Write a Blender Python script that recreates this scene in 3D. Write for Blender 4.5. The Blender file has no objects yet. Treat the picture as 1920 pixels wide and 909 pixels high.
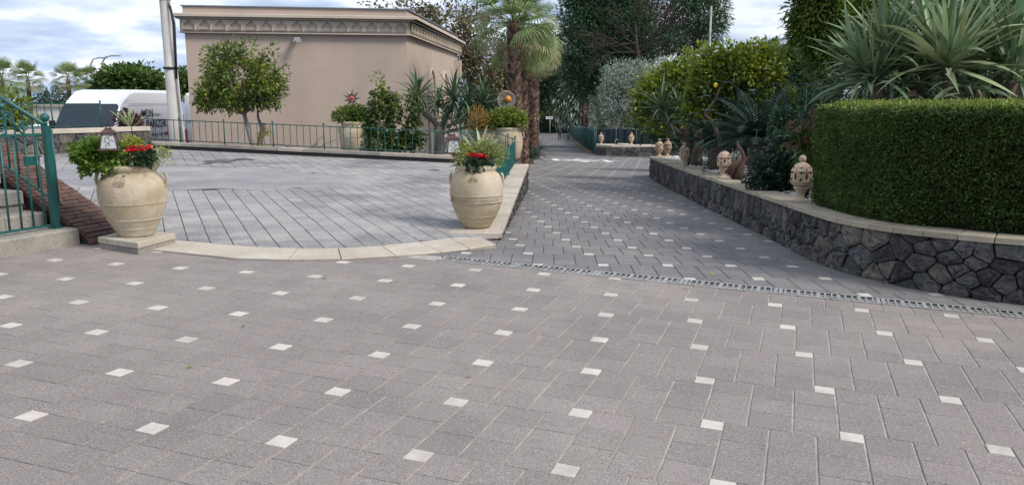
import bpy, math, random
import numpy as np
from mathutils import Vector, Matrix, noise as mnoise
random.seed(7)
rng = np.random.default_rng(7)
PI = math.pi
R = math.radians
scene = bpy.context.scene
COL = scene.collection

# ------------------------------------------------------------------ camera
CAMH, PITCH, FPX = 1.437, math.atan(264.5 / 1485.0), 1485.0
cd = bpy.data.cameras.new('camera')
cam = bpy.data.objects.new('camera', cd)
COL.objects.link(cam)
cam.location = (0, 0, CAMH)
cam.rotation_euler = (PI / 2 - PITCH, 0, 0)
cd.sensor_fit = 'HORIZONTAL'
cd.sensor_width = 36
cd.lens = 36 * FPX / 1920
cd.clip_start = 0.05
cd.clip_end = 6000
scene.camera = cam

# ------------------------------------------------------------------ sky, sun, exposure
SUN_EL, SUN_AZ = R(44), R(118)          # azimuth clockwise from +Y
w = bpy.data.worlds.new('World')
scene.world = w
w.use_nodes = True
nt = w.node_tree
N, L = nt.nodes, nt.links
bg = N['Background']
bg.inputs['Strength'].default_value = 0.108
sky = N.new('ShaderNodeTexSky')
sky.sky_type = 'NISHITA'
sky.sun_disc = False
sky.sun_elevation = SUN_EL
sky.sun_rotation = SUN_AZ
sky.air_density = 1.2
sky.dust_density = 2.0
tc = N.new('ShaderNodeTexCoord')
sep = N.new('ShaderNodeSeparateXYZ')
L.new(tc.outputs['Generated'], sep.inputs[0])
def wmath(op, a, b=None, clamp=False):
    m = N.new('ShaderNodeMath'); m.operation = op; m.use_clamp = clamp
    for i, v in enumerate((a, b)):
        if v is None: continue
        if isinstance(v, (int, float)): m.inputs[i].default_value = v
        else: L.new(v, m.inputs[i])
    return m.outputs[0]
zc = wmath('ADD', wmath('MAXIMUM', sep.outputs[2], 0.0), 0.16)
cx = wmath('DIVIDE', sep.outputs[0], zc)
cy = wmath('DIVIDE', sep.outputs[1], zc)
comb = N.new('ShaderNodeCombineXYZ')
L.new(cx, comb.inputs[0]); L.new(cy, comb.inputs[1])
n1 = N.new('ShaderNodeTexNoise')
n1.inputs['Scale'].default_value = 0.6
n1.inputs['Detail'].default_value = 9
n1.inputs['Roughness'].default_value = 0.52
n1.inputs['Distortion'].default_value = 0.25
L.new(comb.outputs[0], n1.inputs['Vector'])
n2 = N.new('ShaderNodeTexNoise')
n2.inputs['Scale'].default_value = 1.15
n2.inputs['Detail'].default_value = 7
n2.inputs['Roughness'].default_value = 0.5
L.new(comb.outputs[0], n2.inputs['Vector'])
cr = N.new('ShaderNodeValToRGB')        # how much white cloud covers the blue
cr.color_ramp.elements[0].position = 0.30
cr.color_ramp.elements[1].position = 0.52
L.new(n1.outputs['Fac'], cr.inputs[0])
cc = N.new('ShaderNodeValToRGB')        # cloud brightness: grey-blue bellies to white edges
e = cc.color_ramp.elements
e[0].position = 0.40; e[0].color = (0.36, 0.45, 0.65, 1)
e[1].position = 0.53; e[1].color = (0.76, 0.81, 0.90, 1)
m = cc.color_ramp.elements.new(0.47); m.color = (0.50, 0.60, 0.79, 1)
L.new(n2.outputs['Fac'], cc.inputs[0])
scl = N.new('ShaderNodeVectorMath'); scl.operation = 'SCALE'; scl.inputs['Scale'].default_value = 10.0
L.new(cc.outputs['Color'], scl.inputs[0])
mx = N.new('ShaderNodeMix'); mx.data_type = 'RGBA'
L.new(wmath('ADD', wmath('MULTIPLY', cr.outputs['Color'], 0.45), 0.5, True), mx.inputs['Factor'])
L.new(sky.outputs[0], mx.inputs[6]); L.new(scl.outputs[0], mx.inputs[7])
# a bank of far cloud lying on the horizon
hz = N.new('ShaderNodeMapRange')
hz.inputs['From Min'].default_value = 0.035; hz.inputs['From Max'].default_value = 0.0
L.new(sep.outputs[2], hz.inputs['Value'])
mx2 = N.new('ShaderNodeMix'); mx2.data_type = 'RGBA'
L.new(wmath('MULTIPLY', hz.outputs[0], 0.85, True), mx2.inputs['Factor'])
L.new(mx.outputs[2], mx2.inputs[6]); mx2.inputs[7].default_value = (3.4, 4.5, 6.6, 1)
L.new(mx2.outputs[2], bg.inputs['Color'])

sd = bpy.data.lights.new('sun', 'SUN')
sd.energy = 2.7
sd.angle = R(18)
sd.color = (1.0, 0.94, 0.86)
sun = bpy.data.objects.new('sun', sd)
COL.objects.link(sun)
sv = Vector((math.sin(SUN_AZ) * math.cos(SUN_EL), math.cos(SUN_AZ) * math.cos(SUN_EL), math.sin(SUN_EL)))
sun.rotation_euler = sv.to_track_quat('Z', 'Y').to_euler()
scene.view_settings.view_transform = 'Standard'
scene.view_settings.look = 'None'
scene.view_settings.exposure = 0.32
scene.view_settings.gamma = 1
scene.render.engine = 'CYCLES'
scene.cycles.max_bounces = 6
scene.cycles.diffuse_bounces = 3
scene.cycles.transparent_max_bounces = 8

# ------------------------------------------------------------------ measured ground planes  z = a + b x + c y
PA = (0.0, -0.0203, -0.0025)        # forecourt
PB = (0.238, -0.0247, -0.0381)      # path going down
PC = (-0.137, -0.031, 0.015)        # courtyard on the left
def zp(P, x, y): return P[0] + P[1] * x + P[2] * y
def zpath(x, y):
    if y <= 43: return zp(PB, x, y)
    z43 = 0.238 - 0.0381 * 43 - 0.0247 * x * max(0, 1 - (y - 43) / 20)
    if y <= 93: return z43 - 0.0334 * (y - 43)
    return z43 - 1.67
def ray(px, py):
    a, b = (px - 960) / FPX, (py - 454.5) / FPX
    s, c = math.sin(PITCH), math.cos(PITCH)
    return Vector((a, -s * b + c, -c * b - s))
def hit(px, py, P, dz=0.0):
    d = ray(px, py)
    t = (P[0] + dz - CAMH) / (d.z - P[1] * d.x - P[2] * d.y)
    return Vector((d.x * t, d.y * t, CAMH + d.z * t))
def at(px, py, Y):
    d = ray(px, py)
    t = Y / d.y
    return Vector((d.x * t, Y, CAMH + d.z * t))
def sz(npx, Y): return npx / FPX * Y
def xat(px, Y, z): return (px - 960) / FPX * (Y * math.cos(PITCH) + (CAMH - z) * math.sin(PITCH))

# ------------------------------------------------------------------ materials
MT = {}
def mat(name, c1, c2=None, sc=3.0, rough=0.8, bump=0.0, bsc=60.0, c3=None, sc3=0.6, amt3=0.5, rnd=0.0, metal=0.0,
        spec=0.4, trans=0.0, pits=0.0, streak=0.0, alpha=None, bsmooth=0.5):
    m = bpy.data.materials.new(name); MT[name] = m
    m.use_nodes = True
    nt = m.node_tree; N, L = nt.nodes, nt.links
    p = N['Principled BSDF']
    p.inputs['Roughness'].default_value = rough
    p.inputs['Metallic'].default_value = metal
    p.inputs['Specular IOR Level'].default_value = spec
    geo = N.new('ShaderNodeNewGeometry')
    def noise(scale, det=5, r=0.6, vec=None):
        n = N.new('ShaderNodeTexNoise')
        n.inputs['Scale'].default_value = scale; n.inputs['Detail'].default_value = det; n.inputs['Roughness'].default_value = r
        L.new(vec if vec else geo.outputs['Position'], n.inputs['Vector'])
        return n.outputs['Fac']
    def ramp(f, a, b):
        r = N.new('ShaderNodeMapRange'); r.inputs['From Min'].default_value = a; r.inputs['From Max'].default_value = b
        L.new(f, r.inputs['Value']); return r.outputs[0]
    def mix(f, A, B, bt='MIX'):
        x = N.new('ShaderNodeMix'); x.data_type = 'RGBA'; x.blend_type = bt
        for i, v in ((6, A), (7, B)):
            if isinstance(v, tuple): x.inputs[i].default_value = (*v[:3], 1)
            else: L.new(v, x.inputs[i])
        if isinstance(f, (int, float)): x.inputs['Factor'].default_value = f
        else: L.new(f, x.inputs['Factor'])
        return x.outputs[2]
    def mth(op, a, b):
        q = N.new('ShaderNodeMath'); q.operation = op
        for i, v in enumerate((a, b)):
            if isinstance(v, (int, float)): q.inputs[i].default_value = v
            else: L.new(v, q.inputs[i])
        return q.outputs[0]
    vec = None
    if streak:
        mp = N.new('ShaderNodeMapping'); mp.inputs['Scale'].default_value = (1, 1, streak)
        L.new(geo.outputs['Position'], mp.inputs[0]); vec = mp.outputs[0]
    c2 = c2 or tuple(x * 0.8 for x in c1)
    col = mix(ramp(noise(sc, vec=vec), 0.32, 0.68), c1, c2)
    if c3: col = mix(mth('MULTIPLY', ramp(noise(sc3, 6, 0.65), 0.45, 0.68), amt3), col, c3)
    if pits:
        pn = ramp(noise(bsc * 1.3, 2, 0.7), 0.53, 0.63)
        col = mix(mth('MULTIPLY', pn, pits), col, tuple(x * 0.35 for x in c1))
        pn2 = ramp(noise(bsc * 0.8, 2, 0.6), 0.55, 0.66)
        col = mix(mth('MULTIPLY', pn2, pits * 0.6), col, tuple(min(1, x * 1.7) for x in c1))
    if rnd:
        oi = N.new('ShaderNodeObjectInfo')
        s_ = mth('FRACT', mth('ADD', oi.outputs['Random'], geo.outputs['Random Per Island']), 0)
        k = mth('ADD', mth('MULTIPLY', s_, 2 * rnd), 1 - rnd)
        hv = N.new('ShaderNodeHueSaturation'); L.new(k, hv.inputs['Value']); L.new(col, hv.inputs['Color'])
        L.new(mth('ADD', mth('MULTIPLY', mth('FRACT', mth('MULTIPLY', s_, 7.31), 0), rnd * 0.10), 0.5 - rnd * 0.05), hv.inputs['Hue'])
        col = hv.outputs[0]
    L.new(col, p.inputs['Base Color'])
    if bump:
        b = N.new('ShaderNodeBump'); b.inputs['Strength'].default_value = bump; b.inputs['Distance'].default_value = 0.6 / bsc
        L.new(noise(bsc, 4, 0.65), b.inputs['Height']); L.new(b.outputs[0], p.inputs['Normal'])
    if alpha is not None:
        p.inputs['Alpha'].default_value = alpha
    if trans:
        tr = N.new('ShaderNodeBsdfTranslucent'); L.new(col, tr.inputs['Color'])
        ms = N.new('ShaderNodeMixShader'); ms.inputs[0].default_value = trans
        L.new(p.outputs[0], ms.inputs[1]); L.new(tr.outputs[0], ms.inputs[2])
        L.new(ms.outputs[0], N['Material Output'].inputs['Surface'])
    return m
mat('paver', (.258, .222, .204), (.205, .180, .170), 1.1, .82, .7, 120, (.33, .292, .265), .45, .7, .07, pits=.85)
mat('paver_path', (.185, .172, .168), (.148, .140, .142), 1.2, .8, .4, 70, (.25, .23, .21), .35, .6, .11, pits=.5)  # darker than the forecourt: partly own tone, partly tree shade in the colour
mat('paver_court', (.345, .325, .31), (.26, .248, .243), 1.0, .8, .35, 50, (.145, .145, .152), .5, .95, .11, pits=.5)
mat('court_worn', (.235, .23, .235), (.36, .34, .33), 1.5, .8, .4, 40, (.15, .15, .158), .7, .7, 0, pits=.6)
mat('joint_sand_lit', (.44, .40, .36), (.25, .23, .21), 8, .95, .3, 200)  # pale tone: joint sand plus the lit bevel edges painted in
mat('joint_dark', (.05, .048, .05), (.08, .075, .07), 5, .95)
mat('white_tile', (.56, .51, .46), (.47, .43, .38), 9, .75, .3, 120, (.30, .27, .24), 8, .45, rnd=.10)
mat('marble', (.48, .415, .33), (.40, .345, .27), 2.5, .65, .3, 30, (.57, .53, .46), 2.2, .7, .10, pits=.2)
mat('capstone', (.41, .355, .26), (.32, .275, .20), 3.5, .85, .5, 60, (.21, .185, .145), 1.2, .65, .14, pits=.35)
mat('capstone_pale', (.50, .445, .37), (.40, .35, .28), 3, .8, .35, 50, (.30, .265, .22), 1.6, .6, .12, pits=.2)
mat('concrete', (.34, .31, .27), (.25, .23, .20), 4, .9, .6, 50, (.18, .16, .14), 1.2, .6, .1, pits=.4)
mat('concrete_pole', (.55, .53, .50), (.42, .40, .37), 2, .85, .3, 50, (.30, .27, .24), 1.5, .5, streak=.2)
mat('lava', (.092, .090, .092), (.046, .045, .048), 7, .9, 1.0, 22, (.155, .145, .13), 3.5, .6, .5, pits=.9)
mat('lava_warm', (.155, .135, .115), (.085, .075, .068), 6, .85, 1.0, 24, (.20, .17, .14), 3, .5, .35, pits=.7)
mat('mortar', (.035, .034, .036), (.022, .022, .023), 8, .95, .5, 60)
mat('brick', (.14, .078, .058), (.090, .052, .042), 9, .88, .8, 60, (.06, .042, .036), 3, .5, .20, pits=.3)
mat('plaster', (.46, .365, .30), (.415, .33, .272), 1.1, .9, .18, 90, (.33, .27, .23), .35, .65, streak=.12)
mat('plaster_pale', (.54, .46, .375), (.46, .39, .32), 1.4, .9, .15, 90, (.36, .30, .25), .8, .5, streak=.2)
mat('roof_trim', (.16, .17, .19), None, 3, .5)
mat('terracotta', (.44, .36, .235), (.33, .262, .165), 3.5, .85, .3, 30, (.54, .48, .38), 2.2, .75, 0, pits=.10)
mat('terracotta_rose', (.44, .355, .24), (.31, .245, .15), 3.0, .85, .3, 30, (.58, .52, .43), 2.0, .8, 0, pits=.10)
mat('terracotta_pink', (.50, .37, .26), (.36, .25, .165), 8, .85, .3, 60, (.60, .52, .40), 7, .5, .15)
mat('hole_dark', (.012, .009, .008), None, 3, .95)
mat('teal', (.012, .098, .088), (.008, .068, .062), 9, .42, .15, 60, (.020, .135, .12), 5, .4, spec=.5)
mat('teal_dark', (.016, .092, .082), (.012, .06, .055), 9, .5, spec=.4)
mat('copper', (.105, .060, .045), (.07, .042, .035), 12, .6, .3, 60, metal=.2)
mat('corten', (.15, .080, .058), (.10, .055, .042), 6, .7, .3, 40)
mat('frost', (.42, .45, .45), (.30, .33, .34), 14, .35, .3, 90)
mat('iron', (.05, .045, .04), None, 5, .6, metal=.4)
mat('galv', (.40, .41, .40), (.28, .285, .28), 6, .5, .2, 80, (.16, .11, .08), 1.4, .45, .08, metal=.15)
mat('van_white', (.74, .76, .79), (.72, .74, .78), 1.0, .25, spec=.6)
mat('glass', (.018, .022, .032), (.03, .036, .05), 1.2, .12, spec=.45)
mat('black', (.015, .015, .016), None, 3, .6)
mat('black_print', (.02, .018, .03), None, 3, .5)
mat('green_print', (.02, .16, .09), None, 3, .5)
mat('red_print', (.50, .02, .03), None, 3, .5)
mat('orange_print', (.75, .22, .02), None, 3, .5)
mat('white_paint', (.78, .77, .74), (.66, .65, .62), 5, .6)
mat('soil', (.075, .055, .040), (.045, .035, .027), 4, .95, .8, 30)
mat('gravel_white', (.66, .63, .58), (.48, .45, .41), 14, .85, .3, 60, rnd=.25)
mat('ground', (.11, .105, .09), (.08, .085, .065), .4, .95, .5, 10)
mat('asphalt', (.10, .10, .105), (.075, .075, .08), .6, .9, .5, 40)
mat('path_far', (.125, .115, .118), (.095, .088, .092), .9, .85, .3, 20, (.17, .15, .14), .25, .6)
mat('oil_stain', (.075, .075, .08), (.12, .12, .125), 5, .6)
mat('sea', (.10, .16, .26), (.09, .14, .23), .01, .4)
mat('bark', (.12, .085, .060), (.065, .045, .034), 14, .9, 1.0, 45, (.20, .165, .13), 5, .5, streak=.25)
mat('bark_grey', (.27, .23, .20), (.16, .13, .11), 12, .9, 1.0, 40, (.34, .31, .28), 6, .5, streak=.3)
mat('bark_red', (.085, .048, .036), (.045, .028, .023), 14, .9, .8, 45)
mat('dead_twig', (.060, .042, .036), (.040, .030, .028), 10, .9, rnd=.3)
mat('palm_boot', (.24, .13, .090), (.075, .040, .030), 16, .85, .8, 50, (.52, .42, .31), 11, .6, .6)
def leafmat(name, c1, c2, rough=.45, tr=.28, rnd=.35, spec=.4, **k):
    c1, c2, tr = tuple(x * 1.2 for x in c1), tuple(x * 1.25 for x in c2), tr + .05
    mat(name, c1, c2, 1.3, rough, rnd=rnd, trans=tr, spec=spec, **k)
leafmat('leaf_citrus', (.125, .180, .032), (.070, .115, .026))
leafmat('leaf_lemon', (.22, .26, .028), (.11, .165, .024), rnd=.45)
leafmat('leaf_lime', (.30, .31, .040), (.19, .22, .030))
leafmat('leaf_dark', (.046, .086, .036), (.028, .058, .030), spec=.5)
leafmat('leaf_glossy', (.036, .078, .036), (.022, .052, .030), rough=.3, spec=.7)
leafmat('leaf_hedge', (.105, .165, .040), (.060, .104, .030), rnd=.6)
leafmat('leaf_hedge_lime', (.20, .25, .040), (.12, .17, .030))  # lime tone; on the clipped hedge's top it stands in for sunlight
leafmat('leaf_pine', (.085, .155, .068), (.050, .100, .050), tr=.2)
leafmat('leaf_pine_brown', (.085, .068, .055), (.052, .045, .038), tr=.1)
leafmat('leaf_olive', (.36, .41, .34), (.24, .29, .22), tr=.15)
leafmat('leaf_broad', (.095, .135, .036), (.055, .088, .026))
leafmat('leaf_far', (.095, .145, .052), (.058, .096, .040))
leafmat('leaf_autumn', (.19, .17, .085), (.11, .09, .045))
leafmat('leaf_palm', (.19, .25, .085), (.11, .165, .060), tr=.3)
leafmat('leaf_palm_dry', (.32, .31, .16), (.20, .205, .10), tr=.3)
leafmat('leaf_agave', (.17, .24, .115), (.085, .13, .070), rough=.5, tr=.12, rnd=.45)
leafmat('leaf_agave_pale', (.33, .38, .20), (.24, .29, .15), rough=.5, tr=.12, rnd=.25)
leafmat('leaf_yucca', (.085, .140, .065), (.045, .085, .042), tr=.12)
leafmat('leaf_variegated', (.36, .38, .17), (.19, .25, .08))
leafmat('leaf_fresh', (.13, .22, .030), (.07, .135, .022))
leafmat('leaf_purple', (.085, .018, .030), (.045, .012, .020))
leafmat('leaf_cycad', (.026, .056, .036), (.014, .034, .024), rough=.35, tr=.1)
leafmat('flower_red', (.62, .012, .020), (.42, .008, .014), tr=.2)
leafmat('flower_brown', (.20, .105, .060), (.11, .060, .038), tr=.15)
leafmat('flower_rust', (.30, .17, .030), (.20, .11, .022), tr=.1)
mat('lemon_fruit', (.75, .52, .03), None, 3, .5)
mat('red_ball', (.55, .05, .03), None, 3, .4)
mat('orange_ball', (.65, .26, .04), (.5, .2, .03), 6, .5)
mat('tin', (.30, .27, .25), (.16, .14, .13), 10, .5, metal=.3)
mat('skin', (.50, .31, .22), None, 3, .6)
mat('cloth_navy', (.025, .028, .045), None, 6, .9)
mat('cloth_grey', (.13, .14, .16), None, 6, .9)
mat('cloth_jeans', (.065, .10, .19), None, 6, .9)
mat('cloth_black', (.018, .018, .020), None, 6, .9)
mat('hair_brown', (.09, .06, .04), None, 6, .8)
mat('net_green', (.012, .060, .048), (.008, .04, .034), 2, .9, .4, 20, streak=.1)
mat('net_dark', (.010, .022, .030), (.007, .015, .022), 2, .9, .3, 20)
mat('straw', (.14, .095, .06), (.09, .065, .042), 4, .95, .5, 20)

# ------------------------------------------------------------------ mesh helpers
class MB:
    def __init__(s): s.v = []; s.f = []; s.sm = []; s.mi = []; s.cur = 0
    def add(s, vs, fs, smooth=False):
        o = len(s.v); s.v += [tuple(x) for x in vs]
        for f in fs: s.f.append(tuple(i + o for i in f)); s.sm.append(smooth); s.mi.append(s.cur)
        return s
    def box(s, c, d, rz=0, taper=1.0):
        cr, sr = math.cos(rz), math.sin(rz); vs = []
        for z in (-.5, .5):
            t = taper if z > 0 else 1
            for x, y in ((-.5, -.5), (.5, -.5), (.5, .5), (-.5, .5)):
                X, Y = x * d[0] * t, y * d[1] * t
                vs.append((c[0] + X * cr - Y * sr, c[1] + X * sr + Y * cr, c[2] + z * d[2]))
        return s.add(vs, [(3, 2, 1, 0), (4, 5, 6, 7), (0, 1, 5, 4), (1, 2, 6, 5), (2, 3, 7, 6), (3, 0, 4, 7)])
    def tube(s, pts, r, n=8, cap=True):
        pts = [Vector(p) for p in pts]
        rr = r if isinstance(r, (list, tuple)) else [r] * len(pts)
        t0 = (pts[1] - pts[0]).normalized()
        a = Vector((0, 0, 1)) if abs(t0.z) < .9 else Vector((1, 0, 0))
        x = t0.cross(a).normalized(); vs = []
        for k, p in enumerate(pts):
            t = (pts[min(k + 1, len(pts) - 1)] - pts[max(k - 1, 0)]).normalized()
            x = (x - t * x.dot(t)).normalized(); y = t.cross(x)
            for j in range(n):
                an = 2 * PI * j / n
                vs.append(p + (x * math.cos(an) + y * math.sin(an)) * rr[k])
        fs = []
        for k in range(len(pts) - 1):
            for j in range(n):
                fs.append((k * n + j, k * n + (j + 1) % n, (k + 1) * n + (j + 1) % n, (k + 1) * n + j))
        s.add(vs, fs, True)
        if cap:
            o = len(s.v) - len(vs)
            s.f.append(tuple(o + j for j in reversed(range(n)))); s.sm.append(False); s.mi.append(s.cur)
            s.f.append(tuple(o + (len(pts) - 1) * n + j for j in range(n))); s.sm.append(False); s.mi.append(s.cur)
        return s
    def lathe(s, prof, n=32, c=(0, 0, 0), wob=0):
        vs = []; fs = []
        for k, (r, z) in enumerate(prof):
            for j in range(n):
                an = 2 * PI * j / n
                q = r * (1 + wob * math.sin(an * 2 + z * 9))
                vs.append((c[0] + q * math.cos(an), c[1] + q * math.sin(an), c[2] + z))
        for k in range(len(prof) - 1):
            for j in range(n):
                fs.append((k * n + j, k * n + (j + 1) % n, (k + 1) * n + (j + 1) % n, (k + 1) * n + j))
        return s.add(vs, fs, True)
    def sph(s, c, r, n=10, sq=1.0):
        return s.lathe([(max(1e-4, r * math.sin(PI * k / n)), -r * sq * math.cos(PI * k / n)) for k in range(n + 1)], max(8, n), c)
    def prism(s, top, th, ch=0.0, axis=(0, 0, 1)):
        top = [Vector(p) for p in top]; n = len(top)
        ax = Vector(axis); c = sum(top, Vector()) / n; vs = []
        if ch:
            inner = []
            for i in range(n):
                a = (top[i - 1] - top[i]).normalized(); b = (top[(i + 1) % n] - top[i]).normalized()
                k = a + b; sn = max(.35, a.cross(b).length)
                inner.append(top[i] + k * (ch / sn))
            vs += inner + [p - ax * ch for p in top] + [p - ax * th for p in top]
            rings = 3
        else:
            vs += top + [p - ax * th for p in top]; rings = 2
        fs = [tuple(range(n))]
        for q in range(rings - 1):
            for i in range(n):
                j = (i + 1) % n
                fs.append((q * n + i, (q + 1) * n + i, (q + 1) * n + j, q * n + j))
        return s.add(vs, fs)
    def build(s, name, m, parent=None, loc=None, kind=None, coll=None):
        me = bpy.data.meshes.new(name)
        me.from_pydata(s.v, [], s.f)
        me.polygons.foreach_set('use_smooth', s.sm)
        for q in (m if isinstance(m, (list, tuple)) else [m]): me.materials.append(MT[q])
        if any(s.mi): me.polygons.foreach_set('material_index', s.mi)
        me.update()
        o = bpy.data.objects.new(name, me); COL.objects.link(o)
        if parent: o.parent = parent
        if loc is not None: o.location = loc
        if kind: o['kind'] = kind
        return o
def thing(name, label, cat, loc=(0, 0, 0), rz=0, group=None):
    o = bpy.data.objects.new(name, None); COL.objects.link(o)
    o.empty_display_size = .1
    o.location = loc; o.rotation_euler = (0, 0, rz)
    o['label'] = label; o['category'] = cat
    if group: o['group'] = group
    return o
def tag(o, label, cat, group=None):
    o['label'] = label; o['category'] = cat
    if group: o['group'] = group
    return o
def inst(name, me, parent, M=None, loc=None, rot=None, scale=None):
    o = bpy.data.objects.new(name, me); COL.objects.link(o); o.parent = parent
    if M is not None: o.matrix_local = M
    else:
        if loc is not None: o.location = loc
        if rot is not None: o.rotation_euler = rot
        if scale is not None: o.scale = (scale,) * 3 if isinstance(scale, (int, float)) else scale
    return o
def copy_tree(o, parent=None):
    c = o.copy(); COL.objects.link(c)
    if parent: c.parent = parent
    for ch in [x for x in bpy.data.objects if x.parent == o]:
        copy_tree(ch, c)
    return c
def np_mesh(name, V, F, m, parent=None, loc=None, kind=None, smooth=False):
    """V (n,3), F (k,4) quads"""
    me = bpy.data.meshes.new(name)
    k, q = F.shape
    me.vertices.add(len(V)); me.vertices.foreach_set('co', V.astype(np.float32).ravel())
    me.loops.add(k * q); me.loops.foreach_set('vertex_index', F.astype(np.int32).ravel())
    me.polygons.add(k); me.polygons.foreach_set('loop_start', np.arange(0, k * q, q, dtype=np.int32))
    if smooth: me.polygons.foreach_set('use_smooth', np.ones(k, dtype=bool))
    me.materials.append(MT[m]); me.update(calc_edges=True)
    o = bpy.data.objects.new(name, me); COL.objects.link(o)
    if parent: o.parent = parent
    if loc is not None: o.location = loc
    if kind: o['kind'] = kind
    return o
def unit(a): return a / np.maximum(1e-9, np.linalg.norm(a, axis=-1, keepdims=True))
def leaves(P, D, ln, wd, curl=.15, jit=.3):
    """rhombic leaves at P pointing along D; returns V,F.  ln, wd scalars"""
    n = len(P); D = unit(D)
    up = unit(rng.normal(size=(n, 3)) * .6 + np.array([0, 0, 1.0]))
    S = unit(np.cross(D, up)); U = np.cross(S, D)
    l = ln * (1 + rng.uniform(-jit, jit, (n, 1))); w_ = wd * (1 + rng.uniform(-jit, jit, (n, 1)))
    a = P; b = P + D * l * .45 + S * w_ * .5 + U * l * curl * .5
    c = P + D * l - U * l * curl * .4; d = P + D * l * .45 - S * w_ * .5 + U * l * curl * .5
    V = np.stack([a, b, c, d], 1).reshape(-1, 3)
    F = np.arange(4 * n).reshape(n, 4)
    return V, F
def blob_points(blobs, n, clumps, spread, lo=.55, flat=1.0):
    """leaf points gathered in clumps over ellipsoids (cx,cy,cz,rx,ry,rz); returns P, outward D"""
    vol = np.array([b[3] * b[4] + b[4] * b[5] + b[3] * b[5] for b in blobs]); vol = vol / vol.sum()
    bi = rng.choice(len(blobs), clumps, p=vol)
    B = np.array([b[:6] for b in blobs])
    d = unit(rng.normal(size=(clumps, 3)))
    r = rng.uniform(lo, 1.0, (clumps, 1)) ** .6
    C = B[bi, :3] + d * B[bi, 3:6] * r
    ci = rng.integers(0, clumps, n)
    off = np.clip(rng.normal(size=(n, 3)), -1.7, 1.7) * spread * rng.uniform(.6, 1.3, (clumps, 1))[ci]; off[:, 2] *= flat
    P = C[ci] + off
    D = unit(off) * .8 + d[ci] * .6 + rng.normal(size=(n, 3)) * .45
    return P, D, C
def crown(name, blobs, n, clumps, spread, ln, wd, m, parent, lo=.55, droop=0.0, curl=.15, flat=1.0):
    P, D, C = blob_points(blobs, n, clumps, spread, lo, flat)
    D[:, 2] -= droop
    V, F = leaves(P, D, ln, wd, curl)
    return np_mesh(name, V, F, m, parent), C
def bpx(cx, cy, rx, ry, Y, dY=0, deep=.8):
    """an ellipsoid from its measured apparent size at distance Y"""
    c = at(cx, cy, Y + dY); Yr = Y + dY
    return (c.x, c.y, c.z, sz(rx, Yr), sz(rx, Yr) * deep, sz(ry, Yr))
def branches(mb, base, tips, r0, fork=None, n=6, wob=.12):
    """tapered trunk to a fork and limbs to the tips"""
    base = Vector(base); fork = Vector(fork)
    mid = base.lerp(fork, .5) + Vector((random.uniform(-1, 1), random.uniform(-1, 1), 0)) * wob * .4
    mb.tube([base, base.lerp(mid, .5), mid, fork], [r0 * 1.25, r0, r0 * .9, r0 * .75], n + 2)
    for t in tips:
        t = Vector(t); d = t - fork
        p1 = fork + d * .35 + Vector((random.uniform(-1, 1), random.uniform(-1, 1), random.uniform(-.3, .8))) * wob * d.length
        p2 = fork + d * .7 + Vector((random.uniform(-1, 1), random.uniform(-1, 1), random.uniform(-.3, .5))) * wob * d.length
        mb.tube([fork, p1, p2, t], [r0 * .55, r0 * .4, r0 * .25, r0 * .08], n)
def blade(name, ln, wd, bend, m, fold=.3, seg=7, tipr=.03, twist=0):
    """one sword leaf along +X rising in Z, arching by bend"""
    mb = MB(); vs = []; fs = []
    ang = 0.0; p = Vector((0, 0, 0))
    for k in range(seg + 1):
        t = k / seg
        wv = wd * (.55 + .75 * math.sin(min(1, t * 1.6) * PI / 2) - .0) * (1 - t ** 2.6) + wd * tipr
        ang = -bend * t * t
        tw = twist * t
        sy, szz = math.cos(tw), math.sin(tw)
        vs += [(p.x, wv * .5 * sy, p.z + wv * fold + wv * .5 * szz), (p.x, 0, p.z), (p.x, -wv * .5 * sy, p.z + wv * fold - wv * .5 * szz)]
        st = ln / seg
        p = p + Vector((math.cos(ang) * st, 0, math.sin(ang) * st))
    for k in range(seg):
        for j in range(2):
            fs.append((k * 3 + j, k * 3 + j + 1, (k + 1) * 3 + j + 1, (k + 1) * 3 + j))
    mb.add(vs, fs, True)
    me = bpy.data.meshes.new(name); me.from_pydata(mb.v, [], mb.f)
    me.polygons.foreach_set('use_smooth', mb.sm); me.materials.append(MT[m]); me.update()
    return me
def rosette(parent, c, meshes, n, el0, el1, s0=.8, s1=1.1, az0=0, azr=2 * PI, name='leaf', tilt=None):
    c = Vector(c)
    for k in range(n):
        t = (k + .5) / n
        el = el0 + (el1 - el0) * t + random.uniform(-.12, .12)
        az = az0 + (k * 2.39996) % (2 * PI) / (2 * PI) * azr + random.uniform(-.15, .15)
        Mx = Matrix.Translation(c) @ (tilt if tilt else Matrix.Identity(4)) @ Matrix.Rotation(az, 4, 'Z') @ Matrix.Rotation(-el, 4, 'Y') @ Matrix.Rotation(random.uniform(-.3, .3), 4, 'X') @ Matrix.Scale(random.uniform(s0, s1), 4)
        inst(name, random.choice(meshes), parent, Mx)

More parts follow.
